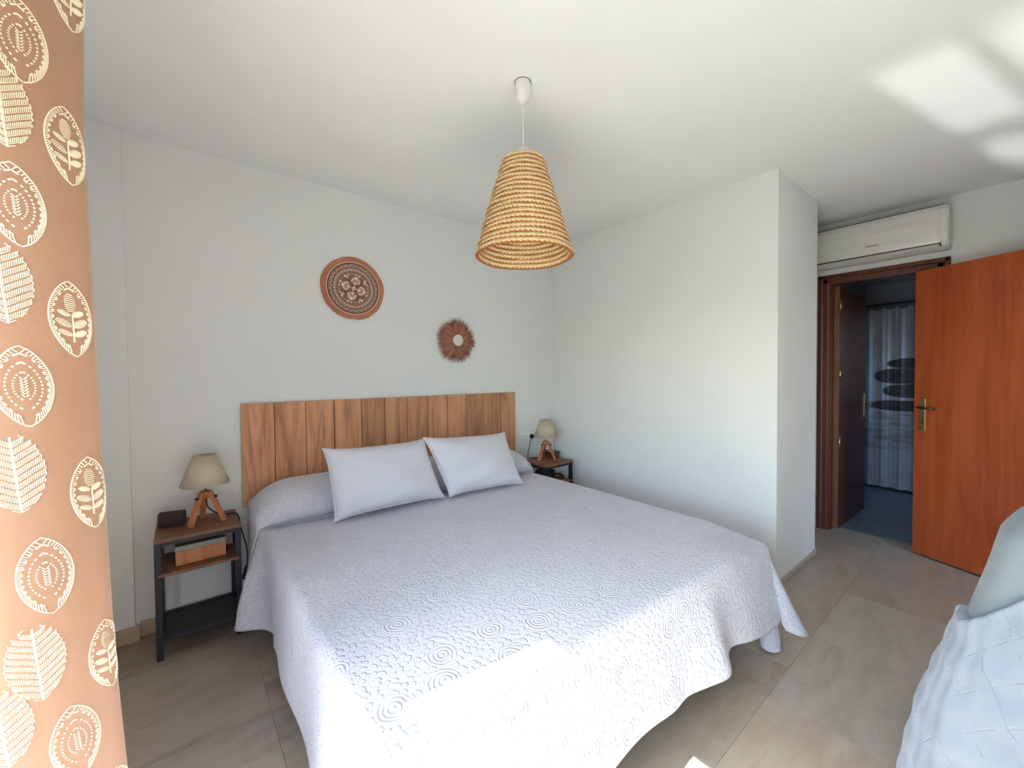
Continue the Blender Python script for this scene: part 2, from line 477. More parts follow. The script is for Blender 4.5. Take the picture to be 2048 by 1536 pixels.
# ------------------------------------------------------------------ shower curtain with printed pebbles
def shower_mat():
    n = NT('pebble_print_curtain'); c = n.coord()
    sep = n.n('ShaderNodeSeparateXYZ'); n.l(c, sep.inputs[0])
    base = n.ramp(n.noise(c, 3, 4), [(0.3, srgb(150, 152, 168)), (0.7, srgb(176, 178, 190))])
    mask = None
    wob = n.math('MULTIPLY', n.math('SUBTRACT', n.noise(c, 9, 3), 0.5), 0.35)
    for (yc_, zc, a, b) in PEBBLES:
        dy = n.math('DIVIDE', n.math('SUBTRACT', sep.outputs[1], yc_), a)
        dz = n.math('DIVIDE', n.math('SUBTRACT', sep.outputs[2], zc), b)
        d = n.math('ADD', n.math('ADD', n.math('POWER', n.math('ABSOLUTE', dy), 2.4), n.math('POWER', n.math('ABSOLUTE', dz), 2.4)), wob)
        m = n.ramp(d, [(0.86, (1, 1, 1, 1)), (1.0, (0, 0, 0, 1))])
        mask = m if mask is None else n.math('MAXIMUM', mask, m)
    dark = n.ramp(n.noise(c, 14, 4), [(0.3, srgb(58, 56, 62)), (0.7, srgb(82, 80, 86))])
    ref = n.ramp(n.noise(n.mapping(c, (1, 2.0, 9.0)), 2.5, 4), [(0.45, (0, 0, 0, 1)), (0.6, (1, 1, 1, 1))])
    low = n.math('MULTIPLY', n.ramp(sep.outputs[2], [(0.0, (0, 0, 0, 1)), (1.0, (0, 0, 0, 1))]), 1.0)
    band = n.math('MULTIPLY', n.math('LESS_THAN', sep.outputs[2], 0.98), n.math('GREATER_THAN', sep.outputs[2], 0.45))
    col = n.mix(n.math('MULTIPLY', n.math('MULTIPLY', ref, band), 0.45), base, srgb(84, 84, 96))
    col = n.mix(mask, col, dark)
    n.color(col); n.set(Roughness=0.7)
    return n.m
PEBBLES = [(-2.10, 1.385, 0.20, 0.055), (-2.02, 1.25, 0.235, 0.085), (-2.13, 1.09, 0.27, 0.075), (-2.08, 0.93, 0.33, 0.06)]
sv, sf = [], []
NU, NV = 90, 30
for j in range(NV + 1):
    z = 0.03 + 1.97 * j / NV
    for i in range(NU + 1):
        u = i / NU; y = -1.66 - 0.95 * u
        sag = 0.0
        if j == NV: sag = 0.03 * abs(sin(u * 9 * pi))
        sv.append((3.22 - 0.15 * (u - .3) + 0.022 * sin(u * 46) * (0.6 + 0.4 * (1 - j / NV)) + .008 * sin(u * 111), y, z - sag))
for j in range(NV):
    for i in range(NU):
        a = j * (NU + 1) + i; sf.append((a, a + 1, a + NU + 2, a + NU + 1))
sc_ = pydata('shower_curtain', sv, sf, shower_mat(), None, True)
tag(sc_, 'pale grey shower curtain printed with stacked dark pebbles in the bathroom', 'shower curtain')
rod = tube('shower_rod', [(3.24, -1.62, 2.03), (3.09, -2.62, 2.03), (3.03, -3.1, 2.03)], 0.012, plain('dark_rod', srgb(90, 90, 94), 0.3, 0.8))
tag(rod, 'thin metal rod carrying the pebble shower curtain', 'curtain rod')

# ------------------------------------------------------------------ entrance door leaf
e = Vector((-0.443, -0.896, 0)).normalized()
d3 = empty('door_3', (1.278, -2.324, 0), math.atan2(e.y, e.x)); struct(d3, 'large orange-brown veneered door leaf standing open beside the armchair')
# local x runs from the free edge to the hinge, local +y is away from the camera or towards it
side = -1 if Matrix.Rotation(math.atan2(e.y, e.x), 3, 'Z') @ Vector((0, 1, 0)) @ Vector((-0.896, 0.443, 0)) < 0 else 1
box('leaf', 0, 0.80, 0, -side * 0.036, 0.012, 2.0, M_DOORWOOD, d3, 0.0015)
pl = box('handle_plate', 0.032, 0.068, 0, side * 0.005, 0.886, 1.109, M_BRASS, d3, 0.002)
tube('lever', [(0.05, side * 0.004, 1.047), (0.05, side * 0.04, 1.047), (0.052, side * 0.052, 1.047), (0.07, side * 0.056, 1.047), (0.15, side * 0.056, 1.045)], 0.008, plain('dark_brass', srgb(92, 74, 48), 0.4, 1.0), pl, 10)
tube('keyhole', [(0.05, side * 0.004, 0.94), (0.05, side * 0.0062, 0.94)], 0.006, M_BLACKPL, pl, 10)
for z in (0.25, 1.0, 1.75): tube('hinge', [(0.803, side * 0.002, z - .05), (0.803, side * 0.002, z + .05)], 0.007, M_BRASS, d3, 8)

# ------------------------------------------------------------------ headboard of twelve planks
M_PLANK = wood('oak_plank', srgb(160, 104, 72), srgb(206, 146, 106), srgb(222, 166, 124), 0.55, 'Z', 1.0, streak=9, cracks=True)
M_PLANKGAP = plain('headboard_backing', srgb(64, 40, 26), 0.8)
hb = empty('headboard', (-1.49, 0, 0.56))
tag(hb, 'brown wooden plank headboard fixed to the wall behind the bed', 'headboard')
HX = [-2.492, -2.327, -2.158, -1.992, -1.821, -1.657, -1.495, -1.332, -1.163, -0.995, -0.825, -0.654, -0.489]
box('backing', HX[0] + 1.49 + .002, HX[-1] + 1.49 - .002, -0.012, -0.001, 0.002, 0.586, M_PLANKGAP, hb)
random.seed(4)
for a, b in zip(HX, HX[1:]):
    dep = 0.021 + random.random() * 0.0035
    g = 0.0012 + random.random() * 0.0012
    p = box('plank', -(b - a) / 2 + g, (b - a) / 2 - g, -dep, -0.012, 0, 0.588, M_PLANK, hb, 0.0018)
    p.location = ((a + b) / 2 + 1.49, 0, 0)

# ------------------------------------------------------------------ bed
BX0, BX1, ZT = -2.43, -0.66, 0.54
bed = empty('bed', (-1.545, -1.0, 0))
tag(bed, 'low double bed base and mattress hidden beneath the pale bedspread', 'bed')
M_MATT = plain('mattress_ticking', srgb(226, 222, 214), 0.9)
M_BASEF = plain('bed_base_fabric', srgb(120, 104, 90), 0.9)
box('mattress', BX0 + .05 + 1.545, BX1 - .05 + 1.545, -0.90, 0.93, 0.30, 0.505, M_MATT, bed, 0.03, 3)
box('base', BX0 + .06 + 1.545, BX1 - .06 + 1.545, -0.89, 0.93, 0.16, 0.30, M_BASEF, bed, 0.01)
for sx in (-0.76, 0.76):
    for sy in (-0.78, 0.8):
        tube('leg', [(sx, sy, 0), (sx, sy, 0.165)], 0.028, M_BLACK, bed, 14)

def spread_mat():
    n = NT('quilted_bedspread')
    uv = n.n('ShaderNodeUVMap').outputs[0]
    v1 = n.n('ShaderNodeTexVoronoi'); v1.voronoi_dimensions = '2D'; v1.feature = 'F1'
    v1.inputs['Scale'].default_value = 5.6; v1.inputs['Randomness'].default_value = 0.75
    n.l(uv, v1.inputs['Vector'])
    wob = n.math('MULTIPLY', n.math('SUBTRACT', n.noise(uv, 22, 2), 0.5), 0.10)
    d = n.math('ADD', v1.outputs['Distance'], wob)
    rings = n.math('SINE', n.math('MULTIPLY', d, 2 * pi / 0.068))
    mask = n.ramp(d, [(0.20, (1, 1, 1, 1)), (0.29, (0, 0, 0, 1))])
    uvw = n.n('ShaderNodeVectorMath'); uvw.operation = 'ADD'
    nz = n.n('ShaderNodeTexNoise'); nz.inputs['Scale'].default_value = 30; n.l(uv, nz.inputs['Vector'])
    scl = n.n('ShaderNodeVectorMath'); scl.operation = 'SCALE'; scl.inputs['Scale'].default_value = 0.012
    n.l(nz.outputs['Color'], scl.inputs[0]); n.l(uv, uvw.inputs[0]); n.l(scl.outputs[0], uvw.inputs[1])
    v2 = n.n('ShaderNodeTexVoronoi'); v2.voronoi_dimensions = '2D'; v2.feature = 'F1'
    v2.inputs['Scale'].default_value = 50; v2.inputs['Randomness'].default_value = 0.9
    n.l(uvw.outputs[0], v2.inputs['Vector'])
    cr_ = n.ramp(v2.outputs['Distance'], [(0.0, (.8, .8, .8, 1)), (0.28, (1, 1, 1, 1)), (0.44, (0.35, .35, .35, 1)), (0.52, (0, 0, 0, 1)), (0.62, (0.25, .25, .25, 1))])
    cells = n.math('SUBTRACT', n.math('MULTIPLY', cr_, 2.0), 1.0)
    h = n.n('ShaderNodeMix'); h.data_type = 'FLOAT'
    n.l(mask, h.inputs[0]); n.l(cells, h.inputs[2]); n.l(rings, h.inputs[3])
    n.color(n.ramp(n.noise(uv, 3, 2), [(0.3, (0.62, 0.60, 0.66, 1)), (0.7, (0.65, 0.63, 0.69, 1))]))
    n.set(Roughness=0.85); n.b.inputs['Sheen Weight'].default_value = 0.15
    n.b.inputs['Specular IOR Level'].default_value = 0.2
    n.bump(h.outputs[0], 0.68, 0.0019)
    return n.m
M_SPREAD = spread_mat()

def foot_y(x):
    return -1.955 - 0.075 * (x - BX0) / (BX1 - BX0)
def bolster(y):
    t = (y + 0.215) / 0.20
    if abs(t) >= 1: return 0.0
    return (1 - abs(t) ** 2.3) ** 0.55
def _cr(P, n):
    P = [Vector(p) for p in P]; P = [P[0] * 2 - P[1]] + P + [P[-1] * 2 - P[-2]]
    out = []
    for i in range(1, len(P) - 2):
        for k in range(n):
            t = k / n; a, b, c, d = P[i - 1], P[i], P[i + 1], P[i + 2]
            out.append(0.5 * ((2 * b) + (c - a) * t + (2 * a - 5 * b + 4 * c - d) * t * t + (3 * b - a - 3 * c + d) * t ** 3))
    out.append(P[-2]); return out
# section of the spread over the bolster, head to foot: (y, height above the mattress, 0)
BOLC = _cr([(-.045, .045, 0), (-.055, .105, 0), (-.09, .158, 0), (-.16, .186, 0), (-.24, .186, 0), (-.32, .170, 0), (-.385, .135, 0), (-.424, .088, 0),
            (-.434, .046, 0), (-.418, .016, 0), (-.385, .004, 0), (-.372, -.008, 0), (-.392, -.014, 0), (-.43, -.006, 0), (-.505, 0, 0)], 7)
_bl = [0.0]
for _a, _b in zip(BOLC, BOLC[1:]): _bl.append(_bl[-1] + (_b - _a).length)
def bol_at(q):
    q *= _bl[-1]
    k = next((k for k in range(len(_bl) - 1) if _bl[k + 1] >= q), len(_bl) - 2)
    return BOLC[k].lerp(BOLC[k + 1], (q - _bl[k]) / (_bl[k + 1] - _bl[k]))
def bol_w(x):
    d = min(x - BX0, BX1 - x) + 0.035
    w = 1 - (1 - min(max(d, 0) / 0.21, 1)) ** 2
    return sqrt(max(w, 0))
def top_z(x, y):
    z = ZT
    z += 0.004 * sin(3.1 * x + 1.0) * sin(2.3 * y)
    z -= 0.03 * smooth(-y, 1.75, 2.05) * smooth(x, -1.0, -0.66)
    return z
NX, NY = 110, 120
top = [[None] * (NX + 1) for _ in range(NY + 1)]
V, F, UV = [], [], []
def addv(p, uv):
    V.append(p); UV.append(uv); return len(V) - 1
def ypar(j):
    # denser rows around the bolster
    t = j / NY
    return -0.045 - 0.46 * (t / 0.42) if t < 0.42 else -0.505 - (t - 0.42) / 0.58
for j in range(NY + 1):
    t = j / NY
    for i in range(NX + 1):
        s = i / NX
        s = 0.5 - 0.5 * cos(pi * s) * (0.55 + 0.45 * abs(cos(pi * s)))
        x = BX0 + (BX1 - BX0) * s
        yf = foot_y(x)
        w = bol_w(x); dzb = 0.0
        if t < 0.42:
            bp = bol_at(t / 0.42); yl = -0.045 - 0.46 * (t / 0.42)
            y = yl + (bp.x - yl) * min(1.0, w * 1.15); dzb = bp.y * w; yu = yl
        else:
            y = -0.505 + (yf + 0.505) * (t - 0.42) / 0.58; yu = y
        xo = x
        b = bolster(y)
        edge = exp(-(min(x - BX0, BX1 - x) / 0.12))
        xo += (-0.025 if x < -1.5 else 0.02) * b * edge
        top[j][i] = addv((xo, y, top_z(x, y) + dzb), (x, yu))
for j in range(NY):
    for i in range(NX):
        F.append((top[j][i], top[j][i + 1], top[j + 1][i + 1], top[j + 1][i]))
# perimeter: left side head to foot, foot left to right, right side foot to head
peri = []
for j in range(NY + 1): peri.append((top[j][0], Vector((-1, 0, 0)), 'L'))
for k in range(1, 12):
    a = k / 12 * pi / 2; peri.append((top[NY][0], Vector((-cos(a), -sin(a), 0)), 'CL'))
for i in range(NX + 1): peri.append((top[NY][i], Vector((0, -1, 0)), 'F'))
for k in range(1, 16):
    a = k / 16 * pi / 2; peri.append((top[NY][NX], Vector((sin(a), -cos(a), 0)), 'CR'))
for j in range(NY, -1, -1): peri.append((top[j][NX], Vector((1, 0, 0)), 'R'))
KD = 34
def drape(idx, o, part, k):
    x, y, z0 = V[idx]
    t = k / KD
    R = 0.045
    # hem height and flare for each stretch of the edge
    wave = 0.0; hem = 0.15; flare = 0.03
    if part == 'L':
        lobe = exp(-((y + 0.46) / 0.085) ** 2)
        back = smooth(-y, 0.34, 0.44)
        flare = 0.012 + 0.105 * lobe + 0.02 * smooth(-y, 1.2, 1.95) - 0.01 * (1 - back)
        hem = 0.13 + 0.03 * sin(y * 5) * smooth(-y, 0.6, 0.9)
        wave = 0.010 * sin(y * 11 + 0.6) * smooth(-y, 0.65, 0.95)
        flare -= 0.05 * exp(-((y + 0.66) / 0.08) ** 2) * 0.5
    elif part == 'CL':
        flare = 0.09; hem = 0.13
    elif part == 'F':
        s = (x - BX0) / (BX1 - BX0)
        flare = 0.052 + 0.012 * (1 - s)
        wave = 0.034 * exp(-((x + 1.235) / 0.07) ** 2) - 0.030 * exp(-((x + 1.07) / 0.09) ** 2) + 0.014 * sin(x * 9.5 + 1.2) * (1 - smooth(x, -1.35, -1.1)) - 0.02 * exp(-((x + 1.42) / 0.07) ** 2)
        hem = 0.202 + 0.012 * sin(x * 9.5) - 0.03 * smooth(x, -0.95, -0.66)
    elif part == 'CR':
        a = math.atan2(o.x, -o.y) / (pi / 2)
        flare = 0.055 + 0.115 * sin(pi * a) ** 1.2
        hem = 0.145 - 0.05 * sin(pi * a)
    else:
        flare = 0.02; hem = 0.16
    arc = R * pi / 2
    L = arc + max(0.05, z0 - R - hem)
    sdist = t ** 0.85 * L
    if sdist < arc:
        a = sdist / R
        out = R * sin(a) * 0.62; z = z0 - R * (1 - cos(a))
        tt = 0.0
    else:
        q = (sdist - arc) / (L - arc)
        out = R * 0.62; z = z0 - R - q * (z0 - R - hem); tt = q
    out += (flare + wave) * (tt ** 1.15) + 0.25 * wave * smooth(tt, 0, .5) * 0
    # the spread hangs from the bolster end in one long fold towards the lobe
    p = Vector((x, y, z)) + o * out
    if part == 'L':
        ridge = exp(-((y + 0.425) / 0.036) ** 2) - 0.55 * exp(-((y + 0.53) / 0.05) ** 2)
        p += Vector((-0.034, 0, 0)) * ridge * sin(pi * min(1, t * 1.05) * 0.85)
        p.y -= 0.05 * tt * exp(-((y + 0.44) / 0.10) ** 2)
    uv = (x + o.x * sdist, y + o.y * sdist)
    return p, uv
prev = [p[0] for p in peri]
for k in range(1, KD + 1):
    cur = []
    for idx, o, part in peri:
        p, uv = drape(idx, o, part, k)
        cur.append(addv(tuple(p), uv))
    for i in range(len(peri) - 1):
        a, b, c, d = prev[i], prev[i + 1], cur[i + 1], cur[i]
        F.append((a, d, c, b) if a != b else (a, d, c))
    prev = cur
# rolled hem
cur = []
for i, (idx, o, part) in enumerate(peri):
    q = Vector(V[prev[i]]); cur.append(addv((q.x - o.x * 0.008, q.y - o.y * 0.008, q.z - 0.004), UV[prev[i]]))
for i in range(len(peri) - 1): F.append((prev[i], cur[i], cur[i + 1], prev[i + 1]))
inner = [addv((V[c][0] - peri[i][1].x * 0.004, V[c][1] - peri[i][1].y * 0.004, V[c][2] + 0.012), UV[c]) for i, c in enumerate(cur)]
for i in range(len(peri) - 1): F.append((cur[i], inner[i], inner[i + 1], cur[i + 1]))
# the head end turns down behind the bolster
hd = [addv((V[top[0][i]][0], -0.035, 0.45), (V[top[0][i]][0], 0.1)) for i in range(NX + 1)]
for i in range(NX): F.append((top[0][i + 1], top[0][i], hd[i], hd[i + 1]))
bs = pydata('bedspread', V, F, M_SPREAD, None, True, UV)
_bm = bmesh.new(); _bm.from_mesh(bs.data); bmesh.ops.recalc_face_normals(_bm, faces=_bm.faces)
_bm.faces.ensure_lookup_table()
if _bm.faces[(NY // 2) * NX + NX // 2].normal.z < 0: bmesh.ops.reverse_faces(_bm, faces=_bm.faces)
_bm.to_mesh(bs.data); _bm.free()
tag(bs, 'pale blue-grey quilted bedspread with ring pattern draped over the bed', 'bedspread')
# corner of cloth hanging lower inside the foot fold
cv, cf, cu = [], [], []
for k in range(17):
    t = k / 16; z = 0.30 - 0.285 * t
    r = 0.040 + 0.016 * t
    for i in range(25):
        a = 2 * pi * i / 24
        cv.append((-0.625 + 0.01 * t + r * cos(a), -2.035 - 0.015 * t + r * 0.8 * sin(a), z + 0.006 * cos(a - 1) * t)); cu.append((3 + a * 0.04, z))
for k in range(16):
    for i in range(24):
        a = k * 25 + i; cf.append((a, a + 25, a + 26, a + 1))
pydata('hanging_corner', cv, cf, M_SPREAD, bs, True, cu)

# ------------------------------------------------------------------ two cushions leaning on the bolster
def cloth_mat(name, col, sc=900):
    n = NT(name); c = n.coord()
    w1_ = n.n('ShaderNodeTexWave', Scale=sc / 6.0); n.l(c, w1_.inputs['Vector'])
    n.color(n.ramp(n.noise(c, 60, 3), [(0.3, tuple(v * 0.96 for v in col[:3]) + (1,)), (0.7, col)]))
    n.set(Roughness=0.9); n.b.inputs['Sheen Weight'].default_value = 0.2
    n.b.inputs['Specular IOR Level'].default_value = 0.15
    h = n.math('ADD', n.noise(c, 400, 2), n.math('MULTIPLY', n.noise(c, 14, 3), 2.0))
    n.bump(h, 0.18, 0.004)
    return n.m
M_CUSH = cloth_mat('blue_grey_linen', (0.69, 0.665, 0.705, 1))
def pillow(name, corners, thick, label, seed):
    """corners: bottom-left, bottom-right, top-right, top-left"""
    bl, br, tr, tl = [Vector(c) for c in corners]
    nrm = (br - bl).cross(tl - bl).normalized()
    rnd = random.Random(seed); ph = [rnd.random() * 6 for _ in range(6)]
    N, Mv = 44, 34
    verts, faces = [], []
    def pt(u, v, s):
        # edges pulled in between the corners
        uu = u * (1 - 0.055 * (1 - v ** 4))
        vv = v * (1 - 0.095 * (1 - u ** 4))
        a, b = (uu + 1) / 2, (vv + 1) / 2
        p = (bl * (1 - a) + br * a) * (1 - b) + (tl * (1 - a) + tr * a) * b
        h = thick * ((1 - u ** 4) * (1 - v ** 4)) ** 0.55 * (1 - 0.12 * (u * u + v * v))
        h += 0.006 * sin(5 * u + ph[0] + 3 * v) * (1 - u ** 4) * (1 - v ** 4) + 0.004 * sin(9 * v + ph[1] - 4 * u) * (1 - u ** 6) * (1 - v ** 6)
        return p + nrm * (h * s)
    idx = {}
    for s in (1, -1):
        for j in range(Mv + 1):
            for i in range(N + 1):
                edge = i in (0, N) or j in (0, Mv)
                if s == -1 and edge: idx[(s, i, j)] = idx[(1, i, j)]; continue
                u = -cos(pi * i / N) * 0.35 + (2 * i / N - 1) * 0.65; v = -cos(pi * j / Mv) * 0.35 + (2 * j / Mv - 1) * 0.65
                verts.append(pt(u, v, 0 if edge else s)); idx[(s, i, j)] = len(verts) - 1
    for s in (1, -1):
        for j in range(Mv):
            for i in range(N):
                q = (idx[(s, i, j)], idx[(s, i + 1, j)], idx[(s, i + 1, j + 1)], idx[(s, i, j + 1)])
                faces.append(q if s == 1 else q[::-1])
    o = pydata(name, verts, faces, M_CUSH, None, True)
    tag(o, label, 'cushion', 'cushions leaning against the headboard')
    seam = []
    for i in range(N + 1): seam.append(verts[idx[(1, i, 0)]])
    for j in range(1, Mv + 1): seam.append(verts[idx[(1, N, j)]])
    for i in range(N - 1, -1, -1): seam.append(verts[idx[(1, i, Mv)]])
    for j in range(Mv - 1, 0, -1): seam.append(verts[idx[(1, 0, j)]])
    seam.append(seam[0])
    tube('piping', seam, 0.0035, M_CUSH, o, 6)
    return o
pillow('cushion', [(-2.155, -0.575, 0.553), (-1.512, -0.575, 0.553), (-1.575, -0.445, 0.905), (-2.172, -0.445, 0.915)], 0.085,
       'blue-grey cushion nearer the wooden box nightstand, long edge down on the bedspread', 3)
pillow('cushion', [(-1.492, -0.60, 0.557), (-0.945, -0.655, 0.553), (-0.945, -0.45, 0.885), (-1.60, -0.465, 0.918)], 0.08,
       'blue-grey cushion overlapped on its side, nearer the wall socket', 8)

# ------------------------------------------------------------------ nightstands
M_NSTOP = wood('rustic_brown_board', srgb(96, 62, 40), srgb(128, 86, 58), srgb(146, 102, 72), 0.45, 'X', 1.0)
M_MESH = plain('dark_wire_mesh', srgb(48, 44, 44), 0.6)
def nightstand(loc, label):
    t = empty('nightstand', loc)
    tag(t, label, 'nightstand', 'nightstands either side of the bed')
    # local: x -0.165..0.165, y 0 (front) .. 0.30 (back)
    w, dp = 0.165, 0.305
    box('top', -w, w, 0, dp, 0.545, 0.561, M_NSTOP, t, 0.002)
    for sx in (-1, 1):
        for y in (0.022, dp - 0.022):
            box('leg', sx * (w - 0.012) - 0.0125, sx * (w - 0.012) + 0.0125, y - 0.0125, y + 0.0125, 0, 0.545, M_BLACK, t, 0.0015)
    for y in (0.022, dp - 0.022): box('top_rail', -w + .025, w - .025, y - .01, y + .01, 0.525, 0.545, M_BLACK, t)
    for sx in (-1, 1): box('side_rail', sx * (w - .012) - .01, sx * (w - .012) + .01, .035, dp - .035, 0.525, 0.545, M_BLACK, t)
    box('shelf', -w + .012, w - .012, 0.005, dp - .01, 0.385, 0.399, M_NSTOP, t, 0.0015)
    for sx in (-1, 1): box('side_rail', sx * (w - .012) - .01, sx * (w - .012) + .01, .035, dp - .035, 0.08, 0.10, M_BLACK, t)
    # lower tray of wire mesh
    box('tray', -w + .025, w - .025, 0.030, dp - .030, 0.086, 0.094, M_MESH, t)
    for y in (0.022, dp - 0.022): box('tray_rail', -w + .025, w - .025, y - .01, y + .01, 0.08, 0.10, M_BLACK, t)
    box('tray_divider', -0.004, 0.004, 0.03, dp - .03, 0.094, 0.1, M_BLACK, t)
    return t
NSL = (-2.694, -0.318, 0)
NSR = (-0.318, -0.392, 0)
nightstand(NSL, 'narrow wood and black metal nightstand beside the leaf curtain')
nightstand(NSR, 'narrow wood and black metal nightstand in the corner by the right wall')

# ------------------------------------------------------------------ tripod lamps
M_SHADE = None
def shade_mat():
    n = NT('linen_lampshade'); c = n.coord()
    f = n.math('ADD', n.noise(n.mapping(c, (90, 90, 500)), 1, 2), n.noise(n.mapping(c, (500, 500, 60)), 1, 2))
    n.color(n.ramp(n.math('MULTIPLY', f, 0.5), [(0.35, srgb(194, 178, 152)), (0.65, srgb(214, 200, 176))]))
    n.set(Roughness=0.9)
    return n.m
M_SHADE = shade_mat()
M_LEGWOOD = wood('honey_lamp_wood', srgb(160, 96, 54), srgb(188, 120, 74), srgb(204, 138, 90), 0.45, 'Z', 2.0)
M_STEEL = plain('brushed_steel', srgb(180, 180, 182), 0.3, 1.0)
def tripod_lamp(loc, rz, label, cord):
    t = empty('table_lamp', loc, rz)
    tag(t, label, 'lamp', 'tripod table lamps')
    hz = 0.155
    for k in range(3):
        a = radians(90 + 120 * k)
        b = beam('leg', (0.083 * cos(a), 0.083 * sin(a), 0.0), (0.020 * cos(a), 0.020 * sin(a), hz), 0.024, 0.018, M_LEGWOOD, t, 0.002, (cos(a), sin(a), 0.2))
        kx, ky = 0.040 * cos(a), 0.040 * sin(a)
        tube('knob', [(kx * .9, ky * .9, hz - .028), (kx * 1.25, ky * 1.25, hz - .024)], 0.007, M_BLACKPL, b, 10)
    lathe('hub', [(0, hz - .03), (0.021, hz - .03), (0.024, hz - .01), (0.022, hz + .006), (0, hz + .008)], M_LEGWOOD, t, 20)
    tube('stem', [(0, 0, hz), (0, 0, hz + .06)], 0.006, M_STEEL, t, 10)
    lathe('socket', [(0, hz + .05), (0.017, hz + .05), (0.017, hz + .10), (0.012, hz + .105), (0, hz + .105)], M_WHITEPL, t, 18)
    lathe('bulb', [(0.0, hz + .10), (0.012, hz + .105), (0.024, hz + .13), (0.027, hz + .15), (0.02, hz + .17), (0, hz + .18)], plain('frosted_bulb', srgb(235, 232, 225), 0.4), t, 18)
    zb, zt = 0.195, 0.345
    lathe('lamp_shade', [(0.105, zb), (0.048, zt), (0.0465, zt - .001), (0.1035, zb)], M_SHADE, t, 48, close=True)
    for k in range(3):
        a = 2 * pi * k / 3 + .3
        tube('spider', [(0.016 * cos(a), 0.016 * sin(a), hz + .10), (0.0545 * cos(a), 0.0545 * sin(a), zt - .02)], 0.0015, M_STEEL, t, 6)
    inv = Matrix.Rotation(-rz, 4, 'Z') @ Matrix.Translation((-loc[0], -loc[1], -loc[2]))
    c = tube('cord', [inv @ Vector(p) for p in spline(cord)], 0.003, M_BLACKPL, t, 8)
    return t, c, inv
def spline(pts, n=10):
    P = [Vector(p) for p in pts]; P = [P[0] * 2 - P[1]] + P + [P[-1] * 2 - P[-2]]
    out = []
    for i in range(1, len(P) - 2):
        for k in range(n):
            t = k / n; a, b, c, d = P[i - 1], P[i], P[i + 1], P[i + 2]
            out.append(0.5 * ((2 * b) + (c - a) * t + (2 * a - 5 * b + 4 * c - d) * t * t + (3 * b - a - 3 * c + d) * t ** 3))
    out.append(P[-2]); return out
tl, cl, inv = tripod_lamp((-2.663, -0.165, 0.5615), radians(8), 'tripod table lamp with beige shade beside a dark brown case',
    [(-2.66, -0.165, 0.69), (-2.655, -0.17, 0.64), (-2.625, -0.15, 0.60), (-2.59, -0.12, 0.572), (-2.545, -0.11, 0.566), (-2.523, -0.115, 0.55), (-2.510, -0.12, 0.47), (-2.49, -0.13, 0.38), (-2.488, -0.14, 0.30), (-2.50, -0.16, 0.22), (-2.505, -0.15, 0.10), (-2.50, -0.12, 0.01)])
sw = [inv @ Vector(p) for p in ((-2.490, -0.165, 0.285), (-2.507, -0.168, 0.215))]
beam('inline_switch', sw[0], sw[1], 0.024, 0.018, M_BLACKPL, cl, 0.005)
tr_, cr, inv = tripod_lamp((-0.300, -0.205, 0.5615), radians(-28), 'tripod table lamp with beige shade plugged into the wall socket',
    [(-0.30, -0.205, 0.69), (-0.302, -0.20, 0.65), (-0.305, -0.17, 0.60), (-0.32, -0.12, 0.567), (-0.36, -0.09, 0.566), (-0.385, -0.07, 0.566), (-0.37, -0.05, 0.60), (-0.345, -0.045, 0.66), (-0.335, -0.045, 0.70), (-0.312, -0.05, 0.735)])

# ------------------------------------------------------------------ things on and in the nightstands
M_CASE = plain('dark_brown_leather', srgb(58, 38, 34), 0.5, bump=0.2)
cs = empty('glasses_case', (-2.796, -0.118, 0.5615), radians(-14))
tag(cs, 'dark brown leather case with a domed top beside a lamp', 'case')
bm = bmesh.new()
pr = [(-0.03, 0), (0.03, 0), (0.03, 0.055), (0.024, 0.066), (0.010, 0.072), (-0.012, 0.072), (-0.025, 0.064), (-0.03, 0.05)]
A = [bm.verts.new((-0.05, y, z)) for y, z in pr]; B = [bm.verts.new((0.05, y, z)) for y, z in pr]
for i in range(len(pr)): bm.faces.new((A[i], A[(i + 1) % len(pr)], B[(i + 1) % len(pr)], B[i]))
bm.faces.new(A); bm.faces.new(B[::-1]); bmesh.ops.recalc_face_normals(bm, faces=bm.faces)
bmesh.ops.bevel(bm, geom=list(bm.edges), offset=0.003, segments=2, affect='EDGES')
obj('body', bm, M_CASE, cs)
box('seam', -0.0505, 0.0505, -0.0308, 0.0308, 0.040, 0.0425, plain('dark_seam', srgb(36, 24, 22), 0.6), cs, 0.001)

M_BOXWOOD = wood('striped_orange_wood', srgb(150, 88, 52), srgb(186, 118, 76), srgb(200, 134, 92), 0.5, 'Z', 1.0, streak=30)
M_LID = plain('frosted_grey_lid', srgb(150, 146, 138), 0.4)
wb = empty('storage_box', (-2.688, -0.20, 0.3995), radians(2))
tag(wb, 'small striped wooden box with a pale grey lid on the nightstand shelf', 'box')
box('body', -0.098, 0.098, -0.05, 0.05, 0, 0.068, M_BOXWOOD, wb, 0.002)
box('lid', -0.102, 0.102, -0.054, 0.054, 0.068, 0.094, M_LID, wb, 0.004)
tube('knob', [(0.03, -0.052, 0.010), (0.03, -0.058, 0.010)], 0.004, M_STEEL, wb, 8)
ck = empty('bottle', (-2.75, -0.085, 0.3995)); tag(ck, 'dark red bottle standing behind the striped wooden box', 'bottle')
lathe('body', [(0, 0), (0.024, 0), (0.026, 0.004), (0.026, 0.08), (0.012, 0.10), (0.012, 0.112), (0, 0.112)], plain('dark_red_plastic', srgb(70, 30, 32), 0.35), ck, 20)
lathe('cap', [(0.014, 0.105), (0.014, 0.125), (0, 0.125)], M_BLACKPL, ck, 16)
pk = empty('packet', (-2.655, -0.08, 0.3995)); tag(pk, 'dark blue packet standing behind the striped wooden box', 'packet')
box('body', -0.045, 0.045, -0.015, 0.015, 0, 0.115, plain('dark_blue_card', srgb(40, 46, 58), 0.5), pk, 0.002)
